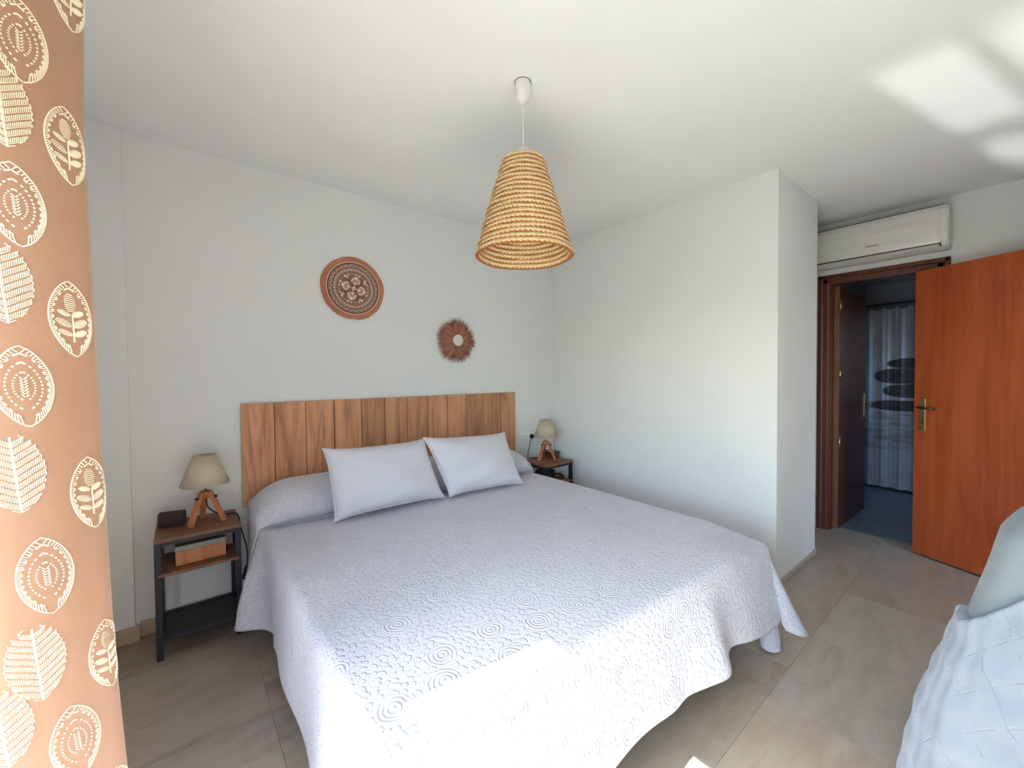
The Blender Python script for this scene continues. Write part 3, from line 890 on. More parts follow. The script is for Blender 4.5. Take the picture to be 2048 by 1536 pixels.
box('flap', -0.045, 0.045, -0.0165, -0.015, 0.085, 0.115, plain('dark_card', srgb(30, 34, 42), 0.5), pk)
fl = empty('folded_paper', (-2.60, -0.10, 0.3995)); tag(fl, 'pale sheet of paper propped behind the striped wooden box', 'paper')
box('sheet', -0.045, 0.05, 0.0, 0.002, 0, 0.10, plain('paper', srgb(196, 196, 194), 0.8), fl)
box('sheet', -0.04, 0.052, 0.004, 0.006, 0, 0.092, plain('paper_back', srgb(186, 188, 190), 0.8), fl)

ob = empty('open_box', (-0.199, -0.168, 0.5615), radians(-90)); tag(ob, 'small open dark wooden box behind the plugged-in lamp', 'box')
M_DKBOX = wood('dark_box_wood', srgb(60, 34, 26), srgb(84, 50, 38), srgb(100, 62, 48), 0.5, 'X', 2.0)
for a in ((-.06, .06, -.045, -.039, 0, .055), (-.06, .06, .039, .045, 0, .055), (-.06, -.054, -.039, .039, 0, .055), (.054, .06, -.039, .039, 0, .055)):
    box('side', *a, M_DKBOX, ob, 0.001)
box('bottom', -.054, .054, -.039, .039, 0, .006, M_DKBOX, ob)
box('note_card', -.045, .045, -.03, .03, .006, .048, plain('cream_card', srgb(214, 206, 190), 0.8), ob, 0.001)
bg = empty('handbag', (-0.392, -0.265, 0.3995), radians(-20)); tag(bg, 'slumped black bag on the shelf of the corner nightstand', 'bag')
bm = bmesh.new()
bmesh.ops.create_icosphere(bm, subdivisions=3, radius=1.0)
for v in bm.verts:
    x, y, z = v.co
    v.co = Vector((x * 0.066 * (1 - 0.25 * max(0, z)), y * 0.090, max(0.0, z * 0.064 + 0.052) + 0.006 * sin(9 * x + 4 * y)))
    v.co.z = max(0.0, v.co.z)
obj('body', bm, plain('black_nylon', srgb(36, 37, 42), 0.6, bump=0.3), bg, True)
tube('strap', spline([(-0.04, -0.02, 0.085), (-0.03, -0.045, 0.110), (0.0, -0.06, 0.10), (0.03, -0.055, 0.085), (0.045, -0.03, 0.06)]), 0.005, M_BLACKPL, bg, 8)
bk = empty('trinket_tray', (-0.235, -0.27, 0.3995), radians(-30)); tag(bk, 'low dark tray of trinkets on the corner nightstand shelf', 'tray')
box('bottom', -.055, .055, -.06, .06, 0, .006, M_DKBOX, bk)
for a in ((-.055, .055, -.06, -.055, 0, .03), (-.055, .055, .055, .06, 0, .03), (-.055, -.05, -.055, .055, 0, .03), (.05, .055, -.055, .055, 0, .03)):
    box('side', *a, M_DKBOX, bk, 0.001)
def trinket(x, y, z, rz, col, label, cat, r=0.016):
    tk = empty(cat.replace(' ', '_'), (x, y, z), rz); tag(tk, label, cat)
    bm = bmesh.new()
    pts = [(r * 1.6 * cos(a), r * sin(a), 0.004) for a in [2 * pi * i / 20 for i in range(21)]]
    add_tube(bm, pts, 0.003, 6, False)
    obj('ring', bm, plain('trinket_' + cat, col, 0.4), tk, True)
    lathe('bead', [(0, 0), (0.006, 0.002), (0.008, 0.006), (0.006, 0.011), (0, 0.013)], plain('bead_' + cat, col, 0.4), tk, 12, (r * 1.6, 0, 0))
trinket(-0.255, -0.290, 0.4057, 0.4, srgb(214, 198, 168), 'cream looped trinket in the dark tray on the corner nightstand', 'trinket')
trinket(-0.215, -0.262, 0.4057, 1.3, srgb(206, 178, 138), 'smaller tan looped trinket in the dark tray on the corner nightstand', 'trinket', 0.012)
cp = empty('cloth_roll', (-0.235, -0.16, 0.3995), radians(-35)); tag(cp, 'rolled dark green cloth behind the trinket tray', 'cloth')
tube('roll', [(-.06, 0, .028), (-.03, .004, .03), (.03, -.003, .03), (.06, 0, .028)], 0.028, plain('dark_green_cloth', srgb(58, 62, 56), 0.9, bump=0.3), cp, 18)
tube('band', [(-.006, 0, .03), (.006, 0, .03)], 0.030, M_BLACKPL, cp, 18)

# ------------------------------------------------------------------ switch and socket
M_PLATE = plain('switch_plate_white', srgb(250, 250, 248), 0.2, noise_amt=0.005)
def plate(name, x, z, label, cat):
    t = empty(name, (x, 0, z)); tag(t, label, cat)
    box('frame', -0.0405, 0.0405, -0.013, 0.0, -0.0405, 0.0405, M_PLATE, t, 0.003)
    return t
s1 = plate('light_switch', -0.378, 0.738, 'white square rocker light switch next to the socket', 'switch')
box('rocker', -0.028, 0.028, -0.018, -0.013, -0.028, 0.028, plain('rocker_white', srgb(236, 234, 228), 0.25, noise_amt=0.01), s1, 0.002)
s2 = plate('wall_socket', -0.296, 0.740, 'white square wall socket with a black plug in it', 'socket')
lathe_bm = bmesh.new(); add_lathe(lathe_bm, [(0.0, -0.0135), (0.022, -0.0135), (0.026, -0.0155), (0.028, -0.0132)], 28)
bmesh.ops.rotate(lathe_bm, matrix=Matrix.Rotation(-pi / 2, 3, 'X'), verts=lathe_bm.verts)
for v in lathe_bm.verts: v.co.y = -abs(v.co.y)
obj('well', lathe_bm, M_WHITEPL, s2, True)
pg = empty('plug', (-0.296, -0.016, 0.740)); tag(pg, 'round black plug pushed into the wall socket', 'plug')
tube('body', [(0, 0.0, 0), (0, -0.018, 0), (0.002, -0.032, 0)], lambda t: 0.019 - 0.007 * t, M_BLACKPL, pg, 18)
tube('cord_sleeve', [(0.001, -0.028, 0), (-0.008, -0.037, -0.003)], 0.006, M_BLACKPL, pg, 10)

# ------------------------------------------------------------------ pendant lamp of coiled straw
PX, PY = -1.630, -1.468
pend = empty('pendant_lamp', (PX, PY, H)); tag(pend, 'cone-shaped woven straw pendant lamp hanging over the bed', 'pendant lamp')
lathe('ceiling_rose', [(0.034, 0.0), (0.034, -0.006), (0.033, -0.03), (0.030, -0.055), (0.021, -0.075), (0.010, -0.083), (0.006, -0.088), (0.0, -0.088)], M_WHITEPL, pend, 32)
lathe('rose_gasket', [(0.030, 0.0), (0.0362, 0.0), (0.0362, -0.002), (0.030, -0.002)], plain('grey_gasket', srgb(110, 112, 112), 0.7), pend, 32, close=True)
bm = bmesh.new()
for ph in (0, pi):
    add_tube(bm, [(0.0018 * cos(k * 0.9 + ph), 0.0018 * sin(k * 0.9 + ph), -0.085 - k * 0.19 / 60) for k in range(61)], 0.0022, 6)
obj('twisted_cord', bm, M_WHITEPL, pend, True)
lathe('lamp_holder', [(0.0, -0.258), (0.010, -0.258), (0.014, -0.264), (0.028, -0.272), (0.034, -0.286), (0.035, -0.315), (0.020, -0.318), (0.020, -0.36), (0, -0.36)], M_WHITEPL, pend, 28)
def straw_mat():
    n = NT('straw_coil')
    uv = n.n('ShaderNodeUVMap').outputs[0]
    sep = n.n('ShaderNodeSeparateXYZ'); n.l(uv, sep.inputs[0])
    info = n.n('ShaderNodeObjectInfo')
    u = n.math('ADD', sep.outputs[0], info.outputs['Random'])
    # slanted strands running round the coil
    st = n.math('FRACT', n.math('ADD', n.math('MULTIPLY', u, 62.0), n.math('MULTIPLY', sep.outputs[1], 2.0)))
    tri = n.math('MULTIPLY', n.math('ABSOLUTE', n.math('SUBTRACT', st, 0.5)), 2.0)
    jitter = n.noise(n.mapping(uv, (170, 9, 1)), 1.0, 3)
    v = sep.outputs[1]
    edge = n.math('SUBTRACT', n.math('ADD', v, n.math('MULTIPLY', tri, 0.26)), n.math('MULTIPLY', jitter, 0.42))
    brown = n.ramp(edge, [(0.0, (1, 1, 1, 1)), (0.13, (1, 1, 1, 1)), (0.24, (0, 0, 0, 1))])
    straw = n.ramp(n.noise(n.mapping(uv, (46, 3, 1)), 1.0, 4, 0.7), [(0.28, srgb(206, 162, 108)), (0.48, srgb(232, 200, 148)), (0.7, srgb(246, 226, 182))])
    col = n.mix(brown, straw, srgb(160, 98, 48))
    n.color(col); n.set(Roughness=0.7)
    n.b.inputs['Subsurface Weight'].default_value = 0.0
    n.bump(n.math('ADD', tri, jitter), 0.5, 0.002)
    return n.m
M_STRAW = straw_mat()
NROW = 20
zt, zb, rt, rb = -0.316, -0.712, 0.079, 0.196
sh = None
random.seed(2)
def ring_profile_r(t):
    return rt + (rb - rt) * (t ** 1.04) + 0.006 * sin(pi * t)
for k in range(NROW):
    t = (k + 0.5) / NROW
    zc = zt + (zb - zt) * t; rc = ring_profile_r(t)
    hz = (zt - zb) / NROW * 0.56; hr = 0.0075
    if k == NROW - 1: hz *= 1.1; hr = 0.010
    n = 200; m = 10
    verts, uvs, faces = [], [], []
    wob = random.random() * 6
    for i in range(n + 1):
        a = 2 * pi * i / n
        lob = 0.0009 * sin(a * 62 + k * 1.7) + 0.0010 * random.uniform(-1, 1) + 0.0012 * sin(a * 3 + wob) + 0.0007 * sin(a * 17 + wob * 2)
        for j in range(m + 1):
            b = 2 * pi * j / m
            sl = (rb - rt) / (zb - zt)
            dr = (hr + lob) * cos(b); dz = hz * sin(b)
            r = rc + dr + sl * dz
            verts.append((r * cos(a), r * sin(a), zc + dz + 0.0012 * sin(a * 5 + wob)))
            # v: 0 at the lower junction, 1 at the top, same inside and outside
            uvs.append((i / n, 0.5 + 0.5 * sin(b)))
    for i in range(n):
        for j in range(m):
            p = i * (m + 1) + j; faces.append((p, p + m + 1, p + m + 2, p + 1))
    o = pydata('straw_coil', verts, faces, M_STRAW, pend, True, uvs)
for a in (0.4, 0.4 + 2 * pi / 3, 0.4 + 4 * pi / 3):
    tube('shade_spoke', [(0.03 * cos(a), 0.03 * sin(a), -0.314), (0.078 * cos(a), 0.078 * sin(a), -0.322)], 0.002, M_WHITEPL, pend, 6)
lathe('bulb', [(0, -0.36), (0.013, -0.362), (0.016, -0.38), (0.028, -0.41), (0.03, -0.43), (0.022, -0.452), (0, -0.462)], plain('white_bulb', srgb(236, 234, 228), 0.35), pend, 20)

# ------------------------------------------------------------------ wall plate with painted mandala
MC = Vector((-1.855, 0, 1.876))
mp = empty('decorative_plate', MC); tag(mp, 'round terracotta plate painted with a cream and brown mandala on the wall', 'wall plate')
M_TERRA = plain('terracotta_rim', srgb(184, 118, 84), 0.7, scale=18, noise_amt=0.12)
M_MBROWN = plain('painted_brown', srgb(138, 98, 82), 0.7)
M_MMID = plain('painted_taupe', srgb(184, 148, 126), 0.7)
M_CREAM = plain('painted_cream', srgb(240, 220, 198), 0.7)
M_DBROWN = plain('painted_dark_brown', srgb(88, 52, 42), 0.7)
M_RUST = plain('painted_rust', srgb(136, 76, 56), 0.7)
vs, fs = [], []
n = 120
def rim_r(a): return 0.204 + 0.0014 * sin(5 * a + .4) + 0.0010 * sin(9 * a) + 0.0008 * sin(17 * a + 1)
prof = [(0.0, -0.010), (0.165, -0.010), (0.172, -0.013), (0.99, -0.016), (1.0, -0.011), (0.985, -0.001), (0.0, -0.001)]
for i in range(n):
    a = 2 * pi * i / n; R = rim_r(a)
    for (p, y) in prof:
        r = p if p in (0.165, 0.172) else p * R
        vs.append((r * cos(a), y, r * sin(a)))
m = len(prof)
for i in range(n):
    for j in range(m - 1):
        a, b = i * m + j, ((i + 1) % n) * m + j
        fs.append((a, b, b + 1, a + 1))
pydata('plate_body', vs, fs, M_TERRA, mp)
class Flat:
    """raised paint: thin polygons standing a little proud of the plate"""
    def __init__(s): s.v, s.f = [], []
    def poly(s, pts, y):
        i = len(s.v); s.v += [(p[0], y, p[1]) for p in pts]; s.f.append(tuple(range(i, i + len(pts))))
    def ring(s, r0, r1, y, cx=0, cz=0, n=90, ex=1.0, rot=0, a0=0, a1=2 * pi):
        for k in range(n):
            A, B = a0 + (a1 - a0) * k / n, a0 + (a1 - a0) * (k + 1) / n
            q = []
            for r, a in ((r0, A), (r0, B), (r1, B), (r1, A)):
                x, z = r * cos(a) * ex, r * sin(a)
                q.append((cx + x * cos(rot) - z * sin(rot), cz + x * sin(rot) + z * cos(rot)))
            s.poly(q, y)
    def disc(s, r, y, cx, cz, n=14, ex=1.0, rot=0):
        s.poly([(cx + r * ex * cos(a) * cos(rot) - r * sin(a) * sin(rot), cz + r * ex * cos(a) * sin(rot) + r * sin(a) * cos(rot)) for a in [2 * pi * k / n for k in range(n)]], y)
    def build(s, name, mat):
        o = pydata(name, s.v, s.f, mat, mp); o['kind'] = 'stuff'; return o
Y0 = -0.0170
brown, mid, cream, dark, rust = Flat(), Flat(), Flat(), Flat(), Flat()
brown.ring(0.0, 0.1685, Y0 + .0002)
cream.ring(0.1675, 0.1715, Y0)
dark.ring(0.1620, 0.1665, Y0)
rot0 = radians(-14)
for k in range(28):          # scalloped outer band
    a = 2 * pi * k / 28 + rot0; cx, cz = 0.155 * cos(a), 0.155 * sin(a)
    mid.ring(0.0095, 0.0175, Y0, cx, cz, 12, 1, a + pi / 2, 0, pi)
    dark.disc(0.0075, Y0 - .0002, cx, cz, 12); cream.disc(0.0032, Y0 - .0004, cx, cz, 10)
    b = a + pi / 28; dark.disc(0.004, Y0 - .0003, 0.136 * cos(b), 0.136 * sin(b), 8)
mid.ring(0.139, 0.146, Y0 - .0001)
for k in range(60):          # ring of cream ticks
    a = 2 * pi * k / 60; da = 0.026
    cream.poly([(r * cos(a + s), r * sin(a + s)) for r, s in ((0.112, -da), (0.130, -da - .018), (0.131, da - .03), (0.112, da - .012))], Y0 - .0002)
dark.ring(0.131, 0.1335, Y0); dark.ring(0.1075, 0.1105, Y0); mid.ring(0.103, 0.1065, Y0); rust.ring(0.1005, 0.1028, Y0)
for k in range(24):
    a = 2 * pi * k / 24 + .1
    (cream if k % 3 else mid).disc(0.0050 if k % 2 else 0.0062, Y0 - .0002, 0.092 * cos(a), 0.092 * sin(a), 10, 1.5, a + pi / 2)
    rust.disc(0.0022, Y0 - .0004, 0.092 * cos(a), 0.092 * sin(a), 8)
for k in range(4):           # four lobed flower
    a = radians(75) + pi / 2 * k
    lx, lz = 0.046 * cos(a), 0.046 * sin(a)
    mid.disc(0.033, Y0 - .0001, lx, lz, 24, 1.15, a); dark.ring(0.0315, 0.0335, Y0 - .0002, lx, lz, 30, 1.15, a)
    cream.disc(0.0090, Y0 - .0004, 0.070 * cos(a), 0.070 * sin(a), 12)
    cream.disc(0.0085, Y0 - .0004, 0.036 * cos(a), 0.036 * sin(a), 4)
    for s in (-1, 1):
        for q in range(3):
            an = a + s * (0.22 + 0.17 * q); rr = 0.064 - 0.008 * q
            cream.disc(0.0042, Y0 - .0004, rr * cos(an), rr * sin(an), 8, 1.4, an)
    b = a + pi / 4
    for (r_, w) in ((0.026, 0.010), (0.050, 0.009)): rust.disc(w, Y0 - .0002, r_ * cos(b), r_ * sin(b), 14, 1.7, b)
    cream.disc(0.0030, Y0 - .0005, 0.030 * cos(b), 0.030 * sin(b), 8)
    cream.disc(0.0085, Y0 - .0004, 0.082 * cos(b), 0.082 * sin(b), 3, 1.5, b + .4)
cream.disc(0.0115, Y0 - .0006, 0, 0, 18); rust.disc(0.0050, Y0 - .0008, 0, 0, 12)
for nm, fl_, mt in (('painted_ground', brown, M_MBROWN), ('painted_scallops', mid, M_MMID), ('painted_ticks', cream, M_CREAM), ('painted_lines', dark, M_DBROWN), ('painted_petals', rust, M_RUST)):
    fl_.build(nm, mt)

# ------------------------------------------------------------------ feather wreath
fw = empty('feather_wreath', (-1.077, 0, 1.570)); tag(fw, 'round brown feather wreath with a pale centre on the wall', 'wreath')
random.seed(11)
vs, fs, us = [], [], []
for k in range(1500):
    a = random.random() * 2 * pi
    L = 0.172 * (0.70 + 0.36 * random.random() ** 1.4) * (1 + 0.04 * sin(5 * a + 1))
    r0 = 0.036 + 0.03 * random.random()
    dep = -0.006 - 0.035 * random.random()
    tw = random.gauss(0, 0.12); w = 0.0012 + 0.0035 * random.random() ** 2; curl = random.gauss(0, 0.22)
    pr = []
    for q in range(5):
        t = q / 4; r = r0 + (L - r0) * t; an = a + curl * t * t * 0.6
        y = dep - 0.012 * sin(pi * t) + 0.008 * t
        ww = w * (0.35 + 1.0 * sin(pi * min(1, t * 0.9 + .12))) * (1 - 0.85 * t ** 4)
        c = Vector((r * cos(an), min(-0.002, y), r * sin(an))); s = Vector((-sin(an), tw, cos(an))).normalized() * ww
        pr.append((c - s, c + s))
    i = len(vs)
    for q, (p1, p2) in enumerate(pr): vs += [tuple(p1), tuple(p2)]; us += [(k * 0.137 % 1, q / 4)] * 2
    for q in range(4): fs.append((i + 2 * q, i + 2 * q + 1, i + 2 * q + 3, i + 2 * q + 2))
def feather_mat():
    n = NT('brown_feather'); uv = n.n('ShaderNodeUVMap').outputs[0]
    sep = n.n('ShaderNodeSeparateXYZ'); n.l(uv, sep.inputs[0])
    c = n.ramp(sep.outputs[0], [(0.0, srgb(142, 92, 72)), (0.5, srgb(164, 108, 86)), (1.0, srgb(184, 130, 104))])
    n.color(c); n.set(Roughness=0.9); return n.m
o = pydata('feathers', vs, fs, feather_mat(), fw, False, us); o['kind'] = 'stuff'
bm = bmesh.new(); add_lathe(bm, [(0, -0.056), (0.030, -0.056), (0.043, -0.053), (0.045, -0.048), (0.042, -0.006), (0, -0.004)], 36)
for v in bm.verts: v.co = Vector((v.co.x, v.co.z, v.co.y))
bmesh.ops.recalc_face_normals(bm, faces=bm.faces)
obj('centre_disc', bm, plain('pale_shell', srgb(222, 214, 206), 0.5), fw, True)

# ------------------------------------------------------------------ air conditioner
ac = empty('air_conditioner', (XP, -2.06, 2.118)); tag(ac, 'white wall-mounted split air conditioner above the bathroom door', 'air conditioner')
M_ACW = plain('glossy_white_casing', srgb(222, 219, 210), 0.22, noise_amt=0.01)
def extrude_y(name, prof, y0, y1, mat, parent, bev=0.0):
    bm = bmesh.new()
    A = [bm.verts.new((x, y0, z)) for x, z in prof]; B = [bm.verts.new((x, y1, z)) for x, z in prof]
    n = len(prof)
    for i in range(n): bm.faces.new((A[i], A[(i + 1) % n], B[(i + 1) % n], B[i]))
    bm.faces.new(A); bm.faces.new(B[::-1]); bmesh.ops.recalc_face_normals(bm, faces=bm.faces)
    if bev > 0:
        es = [e_ for e_ in bm.edges if abs(e_.verts[0].co.y - e_.verts[1].co.y) < 1e-6]
        bmesh.ops.bevel(bm, geom=es, offset=bev, segments=3, affect='EDGES')
    o = obj(name, bm, mat, parent)
    return o
prof = [(0, 0.012), (-0.06, 0.0), (-0.125, 0.0), (-0.172, 0.018), (-0.192, 0.05), (-0.200, 0.10), (-0.202, 0.18), (-0.196, 0.25), (-0.182, 0.282), (-0.15, 0.294), (0, 0.294)]
extrude_y('casing', prof, -0.424, 0.424, M_ACW, ac, 0.008)
fp = extrude_y('front_panel', [(-0.1935, 0.036), (-0.1985, 0.05), (-0.2065, 0.10), (-0.2085, 0.18), (-0.2025, 0.25), (-0.190, 0.279), (-0.180, 0.279), (-0.186, 0.10), (-0.185, 0.04)], -0.388, 0.388, M_ACW, ac, 0.003)
extrude_y('air_gap', [(-0.195, 0.026), (-0.1985, 0.034), (-0.17, 0.036), (-0.17, 0.024)], -0.388, 0.388, M_BLACKPL, ac)
extrude_y('louvre', [(-0.176, 0.012), (-0.198, 0.023), (-0.196, 0.026), (-0.172, 0.016)], -0.380, 0.380, M_ACW, ac)
box('louvre_stop', -0.190, -0.182, -0.392, -0.386, 0.012, 0.030, M_GREYPL, ac)
# small maker's mark on the panel: a short brown handwriting-like stroke
bm = bmesh.new()
yy = -0.045
pts = [(-0.2095, yy + 0.036 - 0.0024 * k, 0.094 + 0.005 * sin(k * 0.85) * (1 if k % 2 else .6)) for k in range(31)]
add_tube(bm, pts, 0.0018, 5)
obj('emblem', bm, plain('emblem_brown', srgb(96, 70, 50), 0.5), ac)
box('top_grille', -0.150, -0.02, -0.40, 0.40, 0.2942, 0.297, M_GREYPL, ac)

# ------------------------------------------------------------------ curtain with embroidered leaves
def curtain_mat():
    n = NT('tan_curtain_cloth'); c = n.coord()
    f = n.noise(n.mapping(c, (300, 300, 300)), 1, 2)
    col = n.ramp(f, [(0.3, srgb(172, 128, 98)), (0.7, srgb(178, 134, 104))])
    n.color(col); n.set(Roughness=0.6); n.b.inputs['Sheen Weight'].default_value = 0.3
    tr = n.n('ShaderNodeBsdfTranslucent'); n.l(col, tr.inputs[0])
    mx = n.n('ShaderNodeMixShader'); mx.inputs[0].default_value = 0.15
    n.l(n.b.outputs[0], mx.inputs[1]); n.l(tr.outputs[0], mx.inputs[2]); n.l(mx.outputs[0], n.out.inputs[0])
    n.bump(n.noise(n.mapping(c, (500, 500, 500)), 1, 2), 0.1, 0.001)
    return n.m
M_CURT = curtain_mat()
M_STITCH = plain('cream_embroidery', srgb(238, 220, 190), 0.55)
XR = [(0.0, -2.805), (.56, -2.838), (.79, -2.850), (1.215, -2.860), (1.75, -2.869), (2.5, -2.850)]
def xr(z):
    for (a, b), (c, d) in zip(XR, XR[1:]):
        if z <= c: return b + (d - b) * (z - a) / (c - a)
    return XR[-1][1]
REL = [(-.20, .25), (-.10, .20), (-.16, .13), (-.045, .065), (0, 0), (-.028, -.050), (-.075, -.082), (-.13, -.09), (-.19, -.06), (-.17, .0), (-.22, .05), (-.28, .0)]
RP = [Vector((a, b)) for a, b in REL]
RS = spline([(a, b, 0) for a, b in REL], 16)
SL = [0.0]
for a, b in zip(RS, RS[1:]): SL.append(SL[-1] + (b - a).length)
S0 = SL[4 * 16]
def curtain_pt(u, z, lift=0.0):
    """u: distance along the cloth from its leading edge"""
    s = u + S0
    i = max(0, min(len(SL) - 2, next((k for k in range(len(SL) - 1) if SL[k + 1] >= s), len(SL) - 2)))
    t = (s - SL[i]) / (SL[i + 1] - SL[i])
    p = RS[i].lerp(RS[i + 1], t)
    i0 = max(0, i - 3); i1 = min(len(RS) - 1, i + 4)
    d = (RS[i1] - RS[i0]).normalized()
    nrm = Vector((d.y, -d.x, 0))          # towards the room
    if nrm.dot(Vector((0.3, -1, 0))) < 0: nrm = -nrm
    return Vector((xr(z) + p.x, -1.70 + p.y, z)) + nrm * lift
cu = None
vs, fs = [], []
NZ = 60
for j in range(NZ + 1):
    z = 0.015 + 2.470 * j / NZ
    for p in RS: vs.append((xr(z) + p.x, -1.70 + p.y, z))
nn = len(RS)
for j in range(NZ):
    for i in range(nn - 1):
        a = j * nn + i; fs.append((a, a + 1, a + nn + 1, a + nn))
cu = pydata('curtain', vs, fs, M_CURT, None, True)
tag(cu, 'tan curtain embroidered with cream leaves drawn aside at the window', 'curtain')
class Stitches:
    def __init__(s): s.v, s.f = [], []
    def add(s, p, q, w=0.0011):
        """one raised thread between two cloth points (u, z)"""
        (u0, z0), (u1, z1) = p, q
        du, dz = u1 - u0, z1 - z0; L = hypot(du, dz)
        if L < 1e-5: return
        nu, nz = -dz / L * w, du / L * w
        i = len(s.v)
        for (uu, zz, lf) in ((u0, z0, .0004), (u1, z1, .0004), (u0 + nu, z0 + nz, .0003), (u1 + nu, z1 + nz, .0003), (u0 - nu, z0 - nz, .0003), (u1 - nu, z1 - nz, .0003),
                             (u0 + du * .3, z0 + dz * .3, .0016), (u0 + du * .7, z0 + dz * .7, .0016)):
            s.v.append(tuple(curtain_pt(uu, zz, lf)))
        s.f += [(i, i + 2, i + 6), (i + 2, i + 3, i + 7, i + 6), (i + 3, i + 1, i + 7), (i, i + 6, i + 4), (i + 4, i + 6, i + 7, i + 5), (i + 5, i + 7, i + 1)]
def lens(t, a): return a * max(0.0, 1 - abs(t) ** 2.0) ** 0.72
def leaf(kind, uc, zc, a=0.032, b=0.063, tilt=0.06):
    st = Stitches(); rnd = random.Random(int(uc * 1e4) + int(zc * 1e3))
    P = lambda du, dz: (uc + du + tilt * dz, zc + dz)
    def outline(sc, n, dash=None):
        for s in (-1, 1):
            prev = None
            for k in range(n + 1):
                t = -1 + 2 * k / n; q = (s * lens(t, a * sc), t * b * sc)
                if prev and (dash is None or k % 2 == 0): st.add(P(*prev), P(*q), 0.0010 if dash is None else 0.0013)
                prev = q
    def fringe(s0, s1, n):
        for s in (-1, 1):
            for k in range(1, n):
                t = -1 + 2 * k / n
                st.add(P(s * lens(t, a * s0), t * b * s0), P(s * lens(t + .05, a * s1), (t + .06) * b * s1), 0.0009)
    if kind in 'AC':
        outline(1.0, 26); fringe(0.98, 0.84, 34); outline(0.82, 22, 1)
    if kind == 'A':
        outline(0.60, 26, 1); outline(0.36, 22, 1)
        for k in range(7):
            z = -0.26 * b + 0.50 * b * k / 7
            for s in (-1, 1): st.add(P(s * .0004, z), P(s * 0.0040, z + 0.0046), 0.0009)
    if kind == 'C':
        st.add(P(0.001, -0.62 * b), P(-0.001, 0.1 * b), 0.0014)
        for (cx, cz, an, L_, w_) in ((0, .42, 90, .022, .0075), (-.010, .14, 155, .013, .0045), (.010, .14, 25, .013, .0045), (-.012, -.12, 150, .017, .0055), (.012, -.12, 30, .017, .0055), (-.011, -.38, 155, .015, .0045), (.011, -.38, 25, .015, .0045)):
            c_, s_ = cos(radians(an)), sin(radians(an))
            for k in range(9):
                t = -1 + 2 * (k + .5) / 9; w2 = w_ * sqrt(1 - t * t)
                x0, z0 = cx + c_ * t * L_ * .7, cz * b + s_ * t * L_ * .7
                st.add(P(x0 - s_ * w2, z0 + c_ * w2), P(x0 + s_ * w2 + .002, z0 - c_ * w2 + .001), 0.0010)
    if kind == 'B':
        st.add(P(0, -b), P(0, b * .88), 0.0013)
        nb = 11
        for s in (-1, 1):
            for k in range(nb):
                z0 = (-1.12 + 1.9 * k / nb) * b; last = None
                for q in range(14):
                    x = (q + .5) / 14; du = x * a; zz = z0 + 0.34 * b * x
                    if abs(zz) > b or du > lens((zz + .003) / b, a) or abs(zz + .007) > b: continue
                    st.add(P(s * (du - .0004), zz + .0006), P(s * (du + .0012), zz + 0.0086), 0.00075); last = (s * du, zz)
                if last and abs(z0) < b * .95: st.add(P(0, z0), P(*last), 0.0006)
        for s in (-1, 1):
            prev = None
            for k in range(25):
                t = -1 + 2 * k / 24; q = (s * lens(t, a), t * b)
                if prev and k % 2: st.add(P(*prev), P(*q), 0.0008)
                prev = q
    o = pydata('embroidered_leaf', st.v, st.f, M_STITCH, cu)
    return o
for kind, uc, zc in (('A', .099, 1.824), ('A', .110, 1.568), ('A', .113, 1.288), ('A', .103, .984), ('A', .084, .692), ('A', .078, .42),
                     ('B', .119, 1.716), ('B', .129, 1.448), ('B', .128, 1.156), ('B', .120, .852), ('B', .160, .77), ('B', .11, .56),
                     ('C', .042, 1.692), ('C', .050, 1.400), ('C', .036, 1.100), ('C', .026, .804), ('C', .036, 1.955), ('C', .03, .53),
                     ('A', .10, 2.08), ('B', .12, 1.98)):
    leaf(kind, uc, zc)
rail = box('curtain_rail', -3.09, -2.80, -2.0, -1.3, H - 0.012, H, M_WHITEPL)
tag(rail, 'white ceiling rail from which the leaf curtain hangs', 'curtain rail')

# ------------------------------------------------------------------ armchair with a throw
ch = empty('armchair', (-0.95, -3.0, 0)); tag(ch, 'grey slipcovered armchair seen from behind beside the open door', 'armchair')
M_SLIP = cloth_mat('grey_slipcover', (0.19, 0.205, 0.21, 1))
WZ = [(0.0, .445), (.12, .435), (.25, .418), (.40, .392), (.55, .350), (.68, .312), (.80, .283), (.905, .262), (.955, .232), (.985, .19), (1.0, .12)]
def wz(z):
    for (a, b), (c, d) in zip(WZ, WZ[1:]):
        if z <= c: return b + (d - b) * (z - a) / (c - a)
    return WZ[-1][1]
def chair_pt(ang, z, lift=0.0):
    """rounded plan outline of the chair back; ang 0 faces the window, pi/2 faces the bed"""
    w = wz(z) + lift
    dx = (0.13 if z < 0.9 else 0.13 * sqrt(max(0.05, 1 - ((z - 0.9) / 0.104) ** 2))) + lift
    xc = -1.17 + 0.05 * (1 - z)
    c, s = cos(ang), sin(ang)
    q = 0.42
    return Vector((xc - dx * math.copysign(abs(c) ** q, c), -3.0 + w * math.copysign(abs(s) ** q, s), z))
vs, fs = [], []
NA = 72
zl = [0.0 + 0.9 * k / 24 for k in range(25)] + [0.92, 0.94, 0.955, 0.97, 0.982, 0.992, 0.999]
for z in zl:
    for k in range(NA): vs.append(tuple(chair_pt(2 * pi * k / NA, z) - Vector((-0.95, -3.0, 0))))
for j in range(len(zl) - 1):
    for k in range(NA):
        k2 = (k + 1) % NA; fs.append((j * NA + k, j * NA + k2, (j + 1) * NA + k2, (j + 1) * NA + k))
fs.append(tuple((len(zl) - 1) * NA + k for k in range(NA)))
pydata('backrest', vs, [f[::-1] for f in fs], M_SLIP, ch, True)
box('seat', -0.12, 0.42, -0.15, 0.15, 0.22, 0.46, M_SLIP, ch, 0.05, 4)
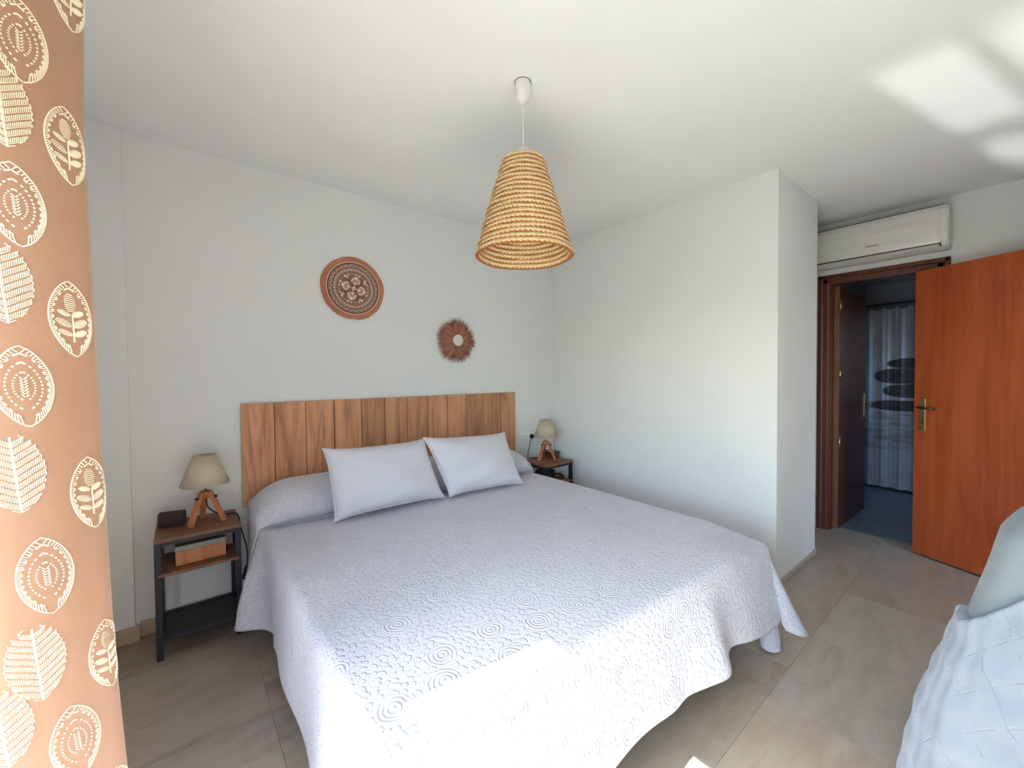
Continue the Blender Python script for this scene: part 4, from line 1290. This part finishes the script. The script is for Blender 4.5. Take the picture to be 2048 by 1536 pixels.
box('skirt', -0.12, 0.40, -0.27, 0.27, 0.02, 0.24, M_SLIP, ch, 0.02, 3)
for s in (-1, 1): box('arm', -0.16, 0.42, s * 0.15, s * 0.25, 0.22, 0.60, M_SLIP, ch, 0.045, 4)

def throw_mat():
    n = NT('slubbed_blue_throw'); uv = n.n('ShaderNodeUVMap').outputs[0]
    wobv = n.n('ShaderNodeVectorMath'); wobv.operation = 'ADD'
    nz = n.n('ShaderNodeTexNoise'); nz.inputs['Scale'].default_value = 14; n.l(uv, nz.inputs['Vector'])
    sc = n.n('ShaderNodeVectorMath'); sc.operation = 'SCALE'; sc.inputs['Scale'].default_value = 0.02
    n.l(nz.outputs['Color'], sc.inputs[0]); n.l(uv, wobv.inputs[0]); n.l(sc.outputs[0], wobv.inputs[1])
    r = n.mapping(wobv.outputs[0], (1, 1, 1), rot=(0, 0, radians(38)))
    sep = n.n('ShaderNodeSeparateXYZ'); n.l(r, sep.inputs[0])
    def line(ax, per):
        f = n.math('FRACT', n.math('DIVIDE', sep.outputs[ax], per))
        return n.math('SUBTRACT', 1.0, n.math('MINIMUM', 1.0, n.math('MULTIPLY', n.math('ABSOLUTE', n.math('SUBTRACT', f, 0.5)), 26.0)))
    g = n.math('MAXIMUM', line(0, 0.085), n.math('MULTIPLY', line(1, 0.10), 0.7))
    slub = n.noise(uv, 160, 4, 0.7)
    gate = n.ramp(n.noise(uv, 24, 3), [(0.46, (0, 0, 0, 1)), (0.56, (1, 1, 1, 1))])
    h = n.math('ADD', n.math('MULTIPLY', n.math('MULTIPLY', g, gate), 1.6), slub)
    n.color(n.ramp(n.noise(uv, 9, 4), [(0.3, (0.185, 0.20, 0.235, 1)), (0.7, (0.225, 0.24, 0.275, 1))]))
    n.set(Roughness=0.95); n.b.inputs['Sheen Weight'].default_value = 0.3
    n.bump(h, 0.65, 0.003)
    return n.m
vs, fs, us = [], [], []
NAa, NB = 90, 70
for i in range(NAa + 1):
    ang = radians(-50) + radians(150) * i / NAa
    base = chair_pt(ang, 0.6)
    yrel = base.y + 3.0
    # upper edge runs diagonally across the chair back
    ztop = 0.680 + 1.45 * max(0, (0.325 - yrel)) if base.x < -1.15 else 0.680 - 0.55 * (base.x + 1.15)
    ztop = min(0.955, ztop)
    for j in range(NB + 1):
        t = j / NB; z = ztop + (0.035 - ztop) * t
        lift = 0.012 + 0.006 * exp(-(t / 0.05) ** 2) + 0.004 * sin(ang * 9 + 2 * t) * t + 0.0016 * sin(27 * ang + 11 * t) + 0.002 * sin(41 * t + 6 * ang)
        p = chair_pt(ang, z, lift)
        vs.append(tuple(p)); us.append((ang * 0.30, z))
for i in range(NAa):
    for j in range(NB):
        a = i * (NB + 1) + j; fs.append((a, a + 1, a + NB + 2, a + NB + 1))
# folded-over upper border gives the cloth its thickness
base_n = len(vs)
for i in range(NAa + 1):
    p = Vector(vs[i * (NB + 1)]); cc = Vector((-1.17, -3.0, p.z)); d = (cc - p).normalized()
    vs.append(tuple(p + d * 0.02 + Vector((0, 0, 0.004)))); us.append((us[i * (NB + 1)][0], us[i * (NB + 1)][1] + .02))
for i in range(NAa): fs.append((base_n + i, i * (NB + 1), (i + 1) * (NB + 1), base_n + i + 1))
th = pydata('throw_blanket', vs, fs, throw_mat(), None, True, us)
tag(th, 'pale blue slubbed throw blanket draped over the grey armchair', 'throw')
